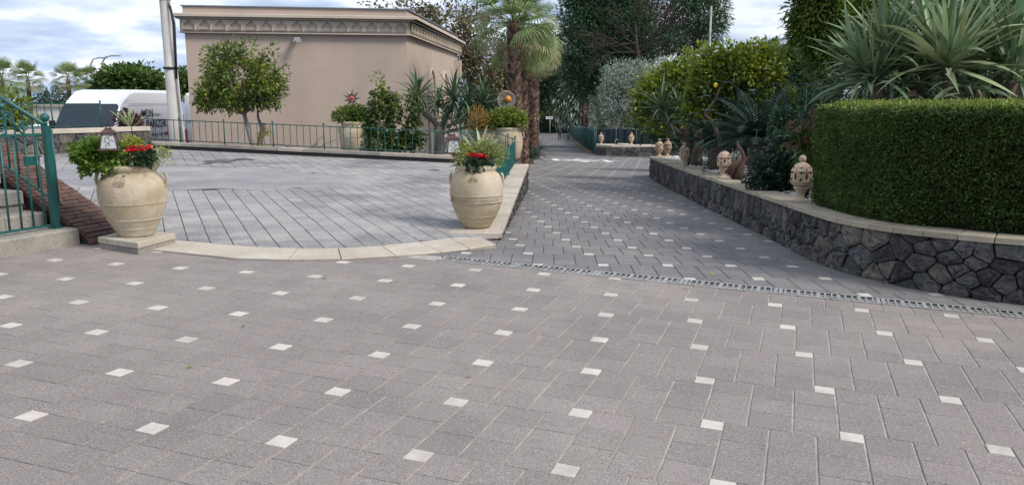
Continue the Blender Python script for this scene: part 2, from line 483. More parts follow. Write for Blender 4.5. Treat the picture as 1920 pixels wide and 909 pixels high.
# ------------------------------------------------------------------ polygon tools for paving
def clip(poly, a, b, c):
    """keep a x + b y + c >= 0"""
    out = []
    for i in range(len(poly)):
        p, q = poly[i], poly[(i + 1) % len(poly)]
        dp, dq = a * p[0] + b * p[1] + c, a * q[0] + b * q[1] + c
        if dp >= 0: out.append(p)
        if (dp > 0) != (dq > 0) and abs(dp - dq) > 1e-12:
            t = dp / (dp - dq); out.append((p[0] + (q[0] - p[0]) * t, p[1] + (q[1] - p[1]) * t))
    return out
def parea(p): return .5 * abs(sum(p[i][0] * p[(i + 1) % len(p)][1] - p[(i + 1) % len(p)][0] * p[i][1] for i in range(len(p))))
def pcen(p): return (sum(q[0] for q in p) / len(p), sum(q[1] for q in p) / len(p))
def halfplane(p, q):
    """left of p->q is kept"""
    a, b = -(q[1] - p[1]), q[0] - p[0]; l = math.hypot(a, b); a /= l; b /= l
    return (a, b, -(a * p[0] + b * p[1]))
def ccw(p):
    s = sum(p[i][0] * p[(i + 1) % len(p)][1] - p[(i + 1) % len(p)][0] * p[i][1] for i in range(len(p)))
    return p if s > 0 else p[::-1]
B_, S_ = .6, .1
def pinwheel(o, head, inreg, rngij, gu, gv, clips=()):
    """square white tiles between 3x3 blocks: returns (pavers, tiles) as polygons"""
    u = Vector((math.cos(head), math.sin(head))); v = Vector((math.sin(head), -math.cos(head)))
    o = Vector(o) - u * S_ / 2 - v * S_ / 2
    pv, tl = [], []
    def P(a, b): q = o + u * a + v * b; return (q.x, q.y)
    def put(L_, a0, a1, b0, b1, ga, gb):
        po = ccw([P(a0 + ga, b0 + gb), P(a1 - ga, b0 + gb), P(a1 - ga, b1 - gb), P(a0 + ga, b1 - gb)])
        c = pcen(po)
        if not inreg(*c): return
        for h in clips:
            po = clip(po, *h)
            if len(po) < 3: return
        if parea(po) > 3e-4: L_.append(po)
    for i in range(-rngij, rngij):
        for j in range(-rngij, rngij):
            a, b = i * B_ + j * S_, -i * S_ + j * B_
            c = P(a + .3, b + .3)
            if not inreg(c[0], c[1], 1.0): continue
            put(tl, a, a + S_, b, b + S_, .001, .001)
            for p in range(3):
                for q in range(3):
                    put(pv, a + S_ + .2 * p, a + S_ + .2 * (p + 1), b + .2 * q, b + .2 * (q + 1), gu, gv)
    return pv, tl
def lay(polys, P, mname, parent, name, top=300, th=.05, ch=.003, dz=0.0, rough_z=.001, zf=None):
    """the pieces that show largest become objects of their own, the rest one joined part"""
    zf = zf or (lambda x, y: zp(P, x, y))
    def score(po):
        c = pcen(po)
        vis = abs(c[0]) < .66 * c[1] + .1 and c[1] > 2.2
        return -(parea(po) / max(.3, c[1]) ** 3) if vis else 0
    polys = sorted(polys, key=score)
    rest = MB()
    for k, po in enumerate(polys):
        c = pcen(po); dzz = dz + random.uniform(-rough_z, rough_z)
        tx, ty = random.uniform(-.004, .004), random.uniform(-.004, .004)
        if k < top and score(po) < 0:
            z0 = zf(*c)
            mb = MB().prism([(q[0] - c[0], q[1] - c[1], zf(*q) - z0 + (q[0] - c[0]) * tx + (q[1] - c[1]) * ty) for q in po], th, ch)
            mb.build(name, mname, parent, (c[0], c[1], z0 + dzz))
        else:
            far = c[1] > 14
            rest.prism([(q[0], q[1], zf(*q) + dzz) for q in po], .012 if far else th, 0 if far else ch)
    if rest.v: rest.build(name + 's_joined' if not name.endswith('s') else name, mname, parent, kind='stuff')
def sheet(name, pts, P, m, dz, zf=None, kind='structure', parent=None):
    mb = MB(); zf = zf or (lambda x, y: zp(P, x, y))
    mb.add([(x, y, zf(x, y) + dz) for x, y in pts], [tuple(range(len(pts)))])
    return mb.build(name, m, parent, kind=kind)

# ================================================================== THE GROUND
g = MB().add([(-900, -60, -2.6), (900, -60, -2.6), (900, 420, -5.5), (-900, 420, -5.5)], [(0, 1, 2, 3)]).build('ground', 'ground', kind='structure')
MB().add([(-4000, 420, -6), (4000, 420, -6), (4000, 5000, -6), (-4000, 5000, -6)], [(0, 1, 2, 3)]).build('sea', 'sea', kind='structure')

# drain line (on the crease between forecourt and path)
DR = [hit(x, y, PA) for x, y in ((826, 484), (1300, 536.5), (1640, 569), (1985, 597))]
DU = (DR[3] - DR[0]); DU.z = 0; DU.normalize()
def dline(off): # half plane through drain centre, shifted away by off; kept side = beyond
    n = Vector((-DU.y, DU.x, 0)); p = DR[0] + n * off
    return (n.x, n.y, -(n.x * p.x + n.y * p.y))
DW = .105
hb = dline(DW); hn = dline(-DW)
front = (-hn[0], -hn[1], -hn[2])
# stone border arc: inner and outer points (measured) on the forecourt plane
ARC_O = [(262, 468), (351, 477), (436, 486), (540, 489), (640, 488), (742, 481.6), (827, 475), (880, 468.5), (931, 461)]
ARC_I = [(330, 453), (399, 459), (476, 465), (559, 468), (634, 468), (715, 463), (785, 456), (844, 448.5), (903, 447)]
AO = [hit(x, y, PA) for x, y in ARC_O]; AI = [hit(x, y, PA) for x, y in ARC_I]
def arc_y(x):  # y of the arc's middle for a given x
    pts = [((a.x + b.x) / 2, (a.y + b.y) / 2) for a, b in zip(AO, AI)]
    if x <= pts[0][0]: return pts[0][1]
    for p, q in zip(pts, pts[1:]):
        if p[0] <= x <= q[0]: return p[1] + (q[1] - p[1]) * (x - p[0]) / (q[0] - p[0])
    return pts[-1][1] + 1.0
WALLX = lambda y: -.654 + .058 * y     # outer face of the retaining wall along the path

paving = MB().add([(x, y, zp(PA, x, y) - .0050) for x, y in ((-14, -6), (12, -6), (12, 5.3 - .0), (DR[3].x, DR[3].y), (DR[0].x, DR[0].y), (-.6, 8.6), (-4.4, 8.2), (-14, 8.2))],
                  [(0, 1, 2, 3, 4, 5, 6, 7)]).build('forecourt_paving', 'joint_sand_lit', kind='structure')
def regA(x, y, pad=0.0):
    if y < 1.9 - pad or y > 9.2 + pad or abs(x) > .74 * y + 1.3 + pad: return False
    if x < -.62 + 0 and y > arc_y(x) + .05 + pad: return False
    if x < -3.6 and y > 7.95 + pad: return False
    return True
pvA, tlA = pinwheel((.811, 2.847), R(-19.88), regA, 16, .0048, .0016, (front,))
lay(pvA, PA, 'paver', paving, 'paver', 300, .05, .0025)
lay(tlA, PA, 'white_tile', paving, 'white_tile', 300, .05, .002, .0008)

# the path beyond the drain
def zB(x, y):
    t = min(1, max(0, (hb[0] * x + hb[1] * y + hb[2]) / 1.8)); t = t * t * (3 - 2 * t)
    return zp(PA, x, y) * (1 - t) + zp(PB, x, y) * t
path = MB()
ys = [DR[0].y - 1.2, 8, 12, 16, 20.3]
bx_ = [-1.4 + .4 * k for k in range(26)]; by_ = [0, .1, .3, .6, 1.0, 1.4, 1.8, 2.4, 3.2, 5, 8, 12, 16]
def ybase(x): return -(hb[0] * x + hb[2]) / hb[1]
path.add([(x, min(20.4, ybase(x) + q), zB(x, min(20.4, ybase(x) + q)) - .006) for q in by_ for x in bx_], [(r_ * 26 + c_, r_ * 26 + c_ + 1, (r_ + 1) * 26 + c_ + 1, (r_ + 1) * 26 + c_) for r_ in range(12) for c_ in range(25) if bx_[c_] + .35 > (WALLX(ybase(bx_[c_]) + by_[r_]) - .1 if ybase(bx_[c_]) + by_[r_] > 8.6 else -1.1)])
path = path.build('path_paving', 'joint_dark', kind='structure')
def wall_r(y):  # x of right wall's face
    pts = [(5.0, 5.9), (5.6, 4.5), (5.9, 3.81), (6.16, 3.49), (6.46, 3.22), (6.87, 3.05), (7.39, 2.99), (8.74, 3.08), (11.9, 3.25), (16.8, 3.52), (22.5, 3.9)]
    for p, q in zip(pts, pts[1:]):
        if p[0] <= y <= q[0]: return p[1] + (q[1] - p[1]) * (y - p[0]) / (q[0] - p[0])
    return 9 if y > 22.5 else 6.5
DRAIN2_L, DRAIN2_R = hit(987, 333, PB), hit(1243, 338.5, PB)
h2 = halfplane((DRAIN2_L.x, DRAIN2_L.y), (DRAIN2_R.x, DRAIN2_R.y))      # beyond
h2n = (-h2[0], -h2[1], -h2[2] - .08); h2f = (h2[0], h2[1], h2[2] - .08)
def regB(x, y, pad=0.0):
    if y < 5.0 - pad or y > 23 + pad: return False
    if x < (WALLX(y) - .12 if y > 8.75 else -1.3) - pad or x > wall_r(y) + .25 + pad: return False
    return True
pvB, tlB = pinwheel((.778, 12.605), R(-2.53), regB, 42, .0034, .0020, (hb, h2n))
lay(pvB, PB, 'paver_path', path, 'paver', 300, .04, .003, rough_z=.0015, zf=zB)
lay(tlB, PB, 'white_tile', path, 'white_tile', 300, .04, .002, .001, zf=zB)

# lower court beyond the second drain
lower = sheet('lower_paving', [(-.4, 20.2), (12, 19.9), (12, 45), (-.2, 45)], PB, 'joint_dark', -.010)
C0 = hit(1060.2, 330, PB)
def lowleft(y): return .42 + (min(y, 47) - 22) * .027 + max(0, y - 47) * .041
def regC(x, y, pad=0.0):
    if y < 19.5 - pad or y > 43 + pad: return False
    return lowleft(y) - .1 - pad < x < 9 + pad and x < .215 * y + 1.0 + pad
pvC, tlC = pinwheel((C0.x, C0.y), R(-19.5), regC, 62, .0030, .0030, (h2f,))
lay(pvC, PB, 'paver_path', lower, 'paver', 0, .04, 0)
lay(tlC, PB, 'white_tile', lower, 'white_tile', 0, .04, 0, .003)
# far lane
mb = MB(); vs = []; fs = []
ysf = [43, 52, 62, 72, 82, 93, 105, 116, 124]
for y in ysf:
    for x in (lowleft(y) - .1, 9): vs.append((x, y, zpath(x, y) + .012))
for k in range(len(ysf) - 1): fs.append((2 * k, 2 * k + 1, 2 * k + 3, 2 * k + 2))
mb.add(vs, fs).build('far_lane', 'path_far', kind='structure')

# white star inlay in the lower court
def inlay():
    c = hit(1090, 301, PB)
    root = MB()
    def q(pts, up=.006):
        root.add([(c.x + x, c.y + y, zp(PB, c.x + x, c.y + y) + up) for x, y in pts], [tuple(range(len(pts)))])
    for sx in (-1, 1):
        for t in (0, 1):
            y0, y1 = (-1.35, -1.05) if t == 0 else (1.05, 1.35)
            q([(-1.3, y0), (1.3, y0), (1.3, y1), (-1.3, y1)] if sx > 0 else [(0, 0), (.001, 0), (0, .001)])
        q([(sx * 1.32, -1.35), (sx * 1.02, -1.35), (sx * 1.02, 1.35), (sx * 1.32, 1.35)][::-1 if sx > 0 else 1], .009)
        q([(sx * 1.36, -.22), (sx * 2.1, 0), (sx * 1.36, .22)][::1 if sx > 0 else -1])
        q([(sx * .45, -.3), (sx * .75, -.3), (sx * .75, .3), (sx * .45, .3)][::1 if sx > 0 else -1])
        q([(sx * .05, -.95), (sx * .95, -.05), (sx * .80, .05), (sx * -.05, -.80)][::1 if sx > 0 else -1])
        q([(sx * .05, .95), (sx * -.05, .80), (sx * .80, -.05), (sx * .95, .05)][::1 if sx > 0 else -1], .008)
    q([(-.35, -.35), (.35, -.35), (.35, .35), (-.35, .35)])
    q([(-.3, -1.4), (0, -2.2), (.3, -1.4)]); q([(-.3, 1.4), (.3, 1.4), (0, 2.2)])
    o = root.build('star_inlay', 'white_paint', lower)
    return o
inlay()
# painted marks further down the lane
mb = MB()
for x, y, a, b, ang in ((1020, 268.5, 14, .5, .1), (1026, 271, 12, .5, -.15), (1010, 273.5, 10, .45, .0)):
    p = at(x, y, 68); p.z = zpath(p.x, p.y)
    hw = sz(a, 68) / 2
    pts = [(-hw, -b), (hw, -b * .6), (hw * .8, b), (-hw * .9, b * .7)]
    mb.add([(p.x + X, p.y + Yy, zpath(p.x, p.y + Yy) + .017) for X, Yy in pts], [(0, 1, 2, 3)])
mb.build('lane_marking', 'white_paint', kind='structure')

# border slabs of the courtyard
border = MB().add([(p.x, p.y, p.z + .003) for p in AO] + [(p.x, p.y, p.z + .003) for p in reversed(AI)], [tuple(range(18))]).build('courtyard_border', 'joint_dark', kind='structure')
for k in range(len(AO) - 1):
    a, b, c, d = AO[k], AO[k + 1], AI[k + 1], AI[k]
    cc_ = (a + b + c + d) / 4
    pts = [(p + (cc_ - p).normalized() * .006 - cc_ + Vector((0, 0, .016))) for p in (a, b, c, d)]
    MB().prism(pts, .05, .004).build('border_slab', 'marble', border, cc_)

# courtyard
court_edge = [(p.x, p.y - .03) for p in AI]
KL, KR = hit(250, 275, PC), Vector((.34, 16.62, 0))
poly = [(-4.2, 8.0)] + [(p.x, p.y) for p in AI] + [(-.30, 8.7), (.2, 16.9), (-8.8, 18.6), (-14.5, 14.6), (-9, 11)]
def zcourt(x, y):
    t = min(1, max(0, (y - arc_y(x)) / 1.6)); t = t * t * (3 - 2 * t)
    if x < -3.4: t *= 1
    return zp(PA, x, y) * (1 - t) + zp(PC, x, y) * t
court = MB(); gx = [-14.5 + .3 * k for k in range(52)]; gy = [6.9 + .3 * k for k in range(40)]
court.add([(x, y, zcourt(x, y) - .007) for y in gy for x in gx], [(r_ * 52 + c_, r_ * 52 + c_ + 1, (r_ + 1) * 52 + c_ + 1, (r_ + 1) * 52 + c_)
          for r_ in range(39) for c_ in range(51) if gx[c_] + .15 < WALLX(gy[r_]) - .1 and gy[r_] + .05 > arc_y(gx[c_] + .15) + .1 and gy[r_] < 18.9 - (gx[c_] + 8.5) * .16
          and not (gx[c_] < -3.9 and gy[r_] < 8.2)])
court = court.build('courtyard', 'joint_dark', kind='structure')
def inpoly(x, y, po):
    c = False; j = len(po) - 1
    for i in range(len(po)):
        if (po[i][1] > y) != (po[j][1] > y) and x < (po[j][0] - po[i][0]) * (y - po[i][1]) / (po[j][1] - po[i][1]) + po[i][0]: c = not c
        j = i
    return c
cu = Vector((math.cos(R(25)), math.sin(R(25)))); cv = Vector((-cu.y, cu.x))
co = hit(399, 459, PC); co = Vector((co.x, co.y))
cps = []
for i in range(-60, 60):
    for j in range(-60, 110):
        off = .1 if i % 2 else 0
        ga = .0032 + random.uniform(0, .0025)
        P4 = [co + cu * (i * .2 + ga) + cv * (j * .2 + off + .0045), co + cu * (i * .2 + .2 - ga) + cv * (j * .2 + off + .0045),
              co + cu * (i * .2 + .2 - ga) + cv * (j * .2 + .2 + off - .0045), co + cu * (i * .2 + ga) + cv * (j * .2 + .2 + off - .0045)]
        c = sum(P4, Vector((0, 0))) / 4
        if c.y < 6.9 or c.y > 18.7 or abs(c.x) > .75 * c.y + .5: continue
        if not inpoly(c.x, c.y + .0, poly) and not inpoly(c.x, c.y + .1, poly): continue
        # the worn screed in the middle hides the joints
        q = ((c.x + 5.2) / 2.6) ** 2 + ((c.y - 12.9) / 1.5) ** 2 + .22 * mnoise.noise(Vector((c.x * .7, c.y * .7, 0)))
        if q < 1: continue
        P4 = ccw([(p.x, p.y) for p in P4])
        ok = all(zp(PC, *p) > -9 for p in P4)
        cps.append(P4)
# where the courtyard meets the border, cut to the border's inner edge
cut = []
for po in cps:
    c = pcen(po)
    if c[1] < 8.6:
        for k in range(len(AI) - 1):
            if min(p[0] for p in po) < AI[k + 1].x + .2 and max(p[0] for p in po) > AI[k].x - .2:
                if AI[k].x - .25 < c[0] < AI[k + 1].x + .25:
                    po = clip(po, *halfplane((AI[k].x, AI[k].y - .02), (AI[k + 1].x, AI[k + 1].y - .02)))
                    if len(po) < 3: break
        if len(po) < 3 or parea(po) < 1e-3: continue
    cut.append(po)
lay(cut, PC, 'paver_court', court, 'paver', 300, .02, .003, rough_z=.0015, zf=zcourt)
worn = MB(); ring = []
for k in range(72):
    a = 2 * PI * k / 72
    rr = 1.08 + .30 * mnoise.noise(Vector((math.cos(a) * 2.6, math.sin(a) * 2.6, 3)))
    x, y = -5.2 + 2.6 * rr * math.cos(a), 12.9 + 1.5 * rr * math.sin(a)
    if x < -8.4: x = -8.4
    ring.append((x, y))
vs = [(-5.2, 12.9, zp(PC, -5.2, 12.9) + .004)]; fs = []
for t, dz in ((.5, .005), (.9, .004), (1.0, -.004)):
    for x, y in ring:
        X, Y_ = -5.2 + (x + 5.2) * t, 12.9 + (y - 12.9) * t
        vs.append((X, Y_, zp(PC, X, Y_) + dz))
for k in range(72):
    j = (k + 1) % 72
    fs.append((0, 1 + k, 1 + j))
    for q in range(2): fs.append((1 + q * 72 + k, 1 + (q + 1) * 72 + k, 1 + (q + 1) * 72 + j, 1 + q * 72 + j))
worn.add(vs, fs, True).build('worn_screed', 'court_worn', court)

# ------------------------------------------------------------------ grated drains
def grate_mesh(ln, wd, n, name):
    mb = MB(); t = .004
    for y in (-wd / 2 + .009, 0, wd / 2 - .009): mb.box((0, y, -t / 2), (ln, .016 if y else .020, t))
    for k in range(n + 1):
        x = -ln / 2 + ln * k / n
        wdt = .028 if k in (0, n) or k % 3 == 0 else .013
        x = max(-ln / 2 + wdt / 2, min(ln / 2 - wdt / 2, x))
        for s in (-1, 1): mb.box((x, s * (wd / 4), -t / 2 - .0003), (wdt, wd / 2 - .028, t - .0006))
    me = bpy.data.meshes.new(name); me.from_pydata(mb.v, [], mb.f); me.materials.append(MT['galv']); me.update()
    return me
gm = grate_mesh(.742, .195, 15, 'grate')
dr = MB()
n_ = Vector((-DU.y, DU.x, 0))
lenD = (DR[3] - DR[0]).length
def zd(p): return (zp(PA, p.x, p.y) + zp(PB, p.x, p.y)) / 2 if False else zp(PA, p.x, p.y)
a0, a1 = DR[0] - n_ * DW, DR[0] + n_ * DW
b0, b1 = DR[3] + DU * 2 - n_ * DW, DR[3] + DU * 2 + n_ * DW
dr.add([(p.x, p.y, zd(p) - .10) for p in (a0, b0, b1, a1)], [(0, 1, 2, 3)])
dr.add([(p.x, p.y, zd(p) - h) for p in (a0, b0) for h in (.002, .1)], [(0, 1, 3, 2)])
dr.add([(p.x, p.y, zd(p) - h) for p in (a1, b1) for h in (.002, .1)], [(2, 3, 1, 0)])
drain = dr.build('drain_channel', 'hole_dark', kind='structure')
hd = math.atan2(DU.y, DU.x)
for k in range(int((lenD + 2) / .75)):
    p = DR[0] + DU * (.375 + .75 * k)
    sl = math.atan((zd(p + DU) - zd(p)))
    o = inst('grate', gm, drain, loc=(p.x, p.y, zd(p) + .004), rot=(0, -sl, hd))
gm2 = grate_mesh(.99, .15, 16, 'grate_far')
e2 = (DRAIN2_R - DRAIN2_L); e2.z = 0; e2.normalize(); n2_ = Vector((-e2.y, e2.x, 0))
p0 = DRAIN2_L - e2 * .3
d2 = MB().add([(p.x, p.y, zp(PB, p.x, p.y) - .05) for p in (p0 - n2_ * .08, p0 + e2 * 5 - n2_ * .08, p0 + e2 * 5 + n2_ * .08, p0 + n2_ * .08)], [(0, 1, 2, 3)]).build('lower_drain_channel', 'hole_dark', kind='structure')
for k in range(5):
    p = p0 + e2 * (.5 + k)
    inst('grate', gm2, d2, loc=(p.x, p.y, zp(PB, p.x, p.y) + .003), rot=(0, math.atan(.0381 * e2.y + .0247 * e2.x), math.atan2(e2.y, e2.x)))

# ================================================================== STONE WALLS
def resample(pts, n):
    d = [0]
    for a, b in zip(pts, pts[1:]): d.append(d[-1] + math.hypot(b[0] - a[0], b[1] - a[1]))
    return d
def pathfn(pts):
    d = resample(pts, 0)
    def f(s):
        s = max(0, min(d[-1] - 1e-6, s))
        for k in range(len(d) - 1):
            if d[k] <= s <= d[k + 1]:
                t = (s - d[k]) / (d[k + 1] - d[k])
                return Vector((pts[k][0] + (pts[k + 1][0] - pts[k][0]) * t, pts[k][1] + (pts[k + 1][1] - pts[k][1]) * t, 0))
    def nrm(s):      # outward = to the right of travel direction
        t = (f(s + .12) - f(s - .12)).normalized()
        return Vector((t.y, -t.x, 0))
    return f, nrm, d[-1]
def smooth_path(pts, it=2):
    for _ in range(it):
        out = [pts[0]]
        for a, b in zip(pts, pts[1:]):
            out += [(a[0] * .75 + b[0] * .25, a[1] * .75 + b[1] * .25), (a[0] * .25 + b[0] * .75, a[1] * .25 + b[1] * .75)]
        pts = out + [pts[-1]]
    return pts
def stone_wall(name, label, pts, zb, zt, cell, capw, capt, caplen, capmat, s_from=0, group=None, back=.35, warm=.12, caplens=None, ends=True, elong=1.0, tall=0):
    f, nr, LL = pathfn(pts)
    core = MB(); vs = []; fs = []
    K = max(4, int(LL / .5))
    for k in range(K + 1):
        s = LL * k / K; p = f(s); n = nr(s); q = p - n * back; p = p - n * .03
        z0, z1 = zb(p.x, p.y) - .15, zt(s) - capt
        vs += [(p.x, p.y, z0), (p.x, p.y, z1), (q.x, q.y, z1), (q.x, q.y, z0)]
    for k in range(K):
        a, b = 4 * k, 4 * k + 4
        for i, j in ((0, 1), (1, 2), (2, 3)): fs.append((a + i, b + i, b + j, a + j))
    fs += [(0, 1, 2, 3), (4 * K + 3, 4 * K + 2, 4 * K + 1, 4 * K)]
    wall = core.add(vs, fs).build(name, 'mortar')
    tag(wall, label, 'wall', group)
    # irregular stones: a relaxed Voronoi pattern over the unrolled face
    H = max(zt(0) - capt - zb(*f(0)[:2]), zt(LL) - capt - zb(*f(LL)[:2]), .12)
    seeds = []
    rows = max(1, round(H / (cell * .8)))
    s = -cell
    if tall:
        for t0, w0, w1 in ((.10, .10, .26), (.56, .13, .34)):
            s = -.2
            while s < LL * tall:
                wd = random.uniform(w0, w1); seeds.append((s + wd / 2, (t0 + random.uniform(-.05, .06)) * H))
                if t0 > .5 and random.random() < .22: seeds[-1] = (seeds[-1][0], .45 * H); seeds.append((s + wd / 2 + random.uniform(-.03, .03), .88 * H))
                s += wd
    for r_ in range(rows):
        s = -cell * random.random() + (LL * tall if tall else 0)
        while s < LL + cell:
            wd = cell * elong * random.uniform(.5, 1.6)
            t = (r_ + .5 + random.uniform(-.34, .34)) / rows
            seeds.append((s + wd / 2, t * H))
            if random.random() < .34: seeds.append((s + wd, (r_ + random.choice((.05, .95))) / rows * H))
            s += wd
    made = 0
    for i, sd_ in enumerate(seeds):
        po = [(max(0, sd_[0] - cell * 2), 0), (min(LL, sd_[0] + cell * 2), 0), (min(LL, sd_[0] + cell * 2), H), (max(0, sd_[0] - cell * 2), H)]
        if po[1][0] - po[0][0] < .03: continue
        for j, o in enumerate(seeds):
            if j == i or abs(o[0] - sd_[0]) > cell * 3: continue
            mx_, my_ = (o[0] + sd_[0]) / 2, (o[1] + sd_[1]) / 2
            a, b = sd_[0] - o[0], sd_[1] - o[1]; l = math.hypot(a, b) or 1
            po = clip(po, a / l, b / l, -(a * mx_ + b * my_) / l - random.uniform(.001, .006))
            if len(po) < 3: break
        if len(po) < 3 or parea(po) < 8e-4: continue
        c = pcen(po)
        # drop corners
        pr = []
        for k in range(len(po)):
            a, b = po[k], po[(k + 1) % len(po)]
            pr.append((a[0] * .88 + b[0] * .12, a[1] * .88 + b[1] * .12)); pr.append((a[0] * .12 + b[0] * .88, a[1] * .12 + b[1] * .88))
        bul = random.uniform(.006, .030); tilt = random.uniform(-.06, .06); tl2 = random.uniform(-.05, .05)
        def W(s_, t_, d):
            p = f(s_); n = nr(s_)
            zb_ = zb(p.x, p.y) - .01; z1 = zt(s_) - capt
            return p + n * d + Vector((0, 0, zb_ + (z1 - zb_) * t_ / H))
        def dd(q, b): return b + tilt * (q[0] - c[0]) + tl2 * (q[1] - c[1]) + random.uniform(-.006, .006)
        cw = W(c[0], c[1], 0)
        r0 = [W(q[0], q[1], -.035) - cw for q in pr]
        jr = lambda a: random.uniform(-a, a)
        r1 = [W(q[0] * .975 + c[0] * .025 + jr(.004), q[1] * .975 + c[1] * .025 + jr(.005), dd(q, jr(.008))) - cw for q in pr]
        r2 = [W(q[0] * .88 + c[0] * .12 + random.uniform(-.014, .014), q[1] * .88 + c[1] * .12 + random.uniform(-.012, .012), dd(q, bul * .8 + jr(.010))) - cw for q in pr]
        r3 = [W(q[0] * .45 + c[0] * .55 + jr(.02), q[1] * .45 + c[1] * .55 + jr(.02), dd(q, bul + jr(.016))) - cw for q in pr]
        n = len(pr); V = r0 + r1 + r2 + r3; F = []
        for q in range(3):
            for k in range(n):
                j = (k + 1) % n; F.append((q * n + k, q * n + j, (q + 1) * n + j, (q + 1) * n + k))
        F.append(tuple(3 * n + k for k in range(n)))
        mb = MB().add(V, F)
        mb.build('stone', 'lava_warm' if random.random() < warm else 'lava', wall, cw)
        made += 1
    # coping
    s = s_from; k = 0
    while s < LL - .02:
        ln = caplens[k] if caplens and k < len(caplens) else caplen * random.uniform(.92, 1.08)
        e_ = min(LL, s + ln)
        if LL - e_ < caplen * .35: e_ = LL
        g_ = .0035
        top = []
        for ss, dd_ in ((s + g_, .035), (e_ - g_, .035), (e_ - g_, -capw), (s + g_, -capw)):
            p = f(ss) + nr(ss) * dd_; top.append(Vector((p.x, p.y, zt(ss))))
        c = sum(top, Vector()) / 4; dz = random.uniform(-.0015, .0015)
        top = [p - c for p in top]
        if (top[1] - top[0]).cross(top[2] - top[1]).z < 0: top = top[::-1]
        MB().prism(top, capt, .006).build('coping_stone', capmat, wall, (c.x, c.y, c.z + dz))
        s = e_; k += 1
    return wall, f, nr, LL

# right wall (planting bed) : travel from far to near so that outward is to the path
RW = [(6.5, 4.85), (5.0, 5.35), (3.81, 5.9), (3.49, 6.16), (3.22, 6.46), (3.05, 6.87), (2.99, 7.39), (3.08, 8.74), (3.25, 11.9), (3.52, 16.8), (3.9, 22.3), (4.05, 23.2), (4.6, 23.9), (5.6, 24.3)]
RW = smooth_path(RW, 2)[::-1]
fR, nR, LR = pathfn(RW)
def ztR(s):
    p = fR(s); h = .50 + .10 * min(1, max(0, (p.y - 8) / 14)); return zp(PB, p.x, min(p.y, 23.5)) + h
wallR, fR, nR, LR = stone_wall('planting_bed_wall', 'low black lava stone wall with sandstone coping curving along the right of the path', RW,
                               lambda x, y: zp(PB, x, y), ztR, .25, .30, .050, .24, 'capstone', warm=.14, elong=.95, tall=.74)
def nearR(px, inset=.12):
    """point on the right wall's coping under image column px"""
    best = None
    for k in range(400):
        s = LR * k / 400; p = fR(s) - nR(s) * inset; z = ztR(s)
        x = 960 + FPX * p.x / (p.y * math.cos(PITCH) + (CAMH - z) * math.sin(PITCH))
        if best is None or abs(x - px) < best[0]: best = (abs(x - px), Vector((p.x, p.y, z)), s)
    return best[1], best[2]
# bed soil
mb = MB(); vs = []; fs = []
KS = 60
for k in range(KS + 1):
    s = LR * k / KS; p = fR(s) - nR(s) * .26; z = ztR(s) - .045
    q = Vector((max(22, p.x + 8), p.y + (p.y - 14) * .6, 0))
    vs += [(p.x, p.y, z), (p.x + 1.2, p.y + .1, z + .02), (q.x, q.y, z + .15)]
for k in range(KS):
    for j in range(2): fs.append((3 * k + j, 3 * k + j + 1, 3 * k + 4 + j, 3 * k + 3 + j))
bed = mb.add(vs, fs).build('planting_bed', 'soil', kind='structure')
def zbed(x, y):
    k = min(range(KS + 1), key=lambda q: abs(vs[3 * q][1] - y)); return vs[3 * k][2] + .01
BEDV = vs
# white gravel of the bed
V = []; F = []; cnt = 0
ico = np.array([(0, 0, 1), (.9, 0, .2), (.2, .85, .1), (-.8, .3, .15), (-.5, -.7, .2), (.5, -.75, .1), (0, 0, -.6)])
icf = [(0, 1, 2), (0, 2, 3), (0, 3, 4), (0, 4, 5), (0, 5, 1), (6, 2, 1), (6, 3, 2), (6, 4, 3), (6, 5, 4), (6, 1, 5)]
for k in range(5200):
    s = random.uniform(0, LR * .80); p = fR(s) - nR(s) * random.uniform(.30, 1.7); z = ztR(s) - .035
    if p.y < 8.6: continue
    r_ = random.uniform(.012, .03) * (1 + p.y / 40)
    a = random.random() * 6.28; M3 = np.array([[math.cos(a), -math.sin(a), 0], [math.sin(a), math.cos(a), 0], [0, 0, random.uniform(.5, .8)]])
    V.append(ico @ M3 * r_ + np.array([p.x, p.y, z + r_ * .25 + random.random() * .012])); F += [tuple(i + 7 * cnt for i in t) for t in icf]; cnt += 1
o = np_mesh('white_gravel', np.concatenate(V), np.array(F), 'gravel_white', kind='stuff')
o['label'] = 'white gravel strewn over the planting bed'; o['category'] = 'gravel'

# passage retaining wall on the left of the path (travel away from the camera, outward to the right)
LW = [(WALLX(y), y) for y in (8.66, 10, 12, 14, 16.75)]
def ztL(s):
    y = 8.66 + s; return .00 + (y - 8.66) * .0165
wallL, fL, nL, LLw = stone_wall('retaining_wall', 'narrow sandstone capped retaining wall on black stone between courtyard and path', LW,
                                lambda x, y: zp(PB, x, y), ztL, .13, .47, .055, .30, 'capstone_pale', warm=.05, back=.44)
# far planter with pale slab
FW = [(4.95, 46.2), (4.74, 45.3), (4.85, 44.5), (5.25, 44.15), (6.5, 44.1), (8.0, 44.3), (10.0, 44.6)]
def ztF(s): return -.975
wallF, fF, nF, LF = stone_wall('far_planter_wall', 'low black stone planter wall with pale slab top at the far end of the paving', FW[0:],
                               lambda x, y: zp(PB, x, y), ztF, .36, 1.0, .09, 1.3, 'capstone_pale', warm=.08, back=1.0)
# courtyard wall far left
q0, q1 = hit(-160, 300, PC), hit(204, 284, PC)
CW = [(q0.x, q0.y), (q1.x, q1.y), (q1.x + .5, q1.y + .9)]
def ztC(s): return .93 - .012 * s
zq1 = q1.z
def ztC(s): return zq1 + .50
wallC, fC, nC, LC = stone_wall('courtyard_wall', 'grey stone wall with thick cream coping behind the iron gate', CW,
                               lambda x, y: zp(PC, x, y), ztC, .30, .30, .09, 1.1, 'capstone_pale', warm=.55)

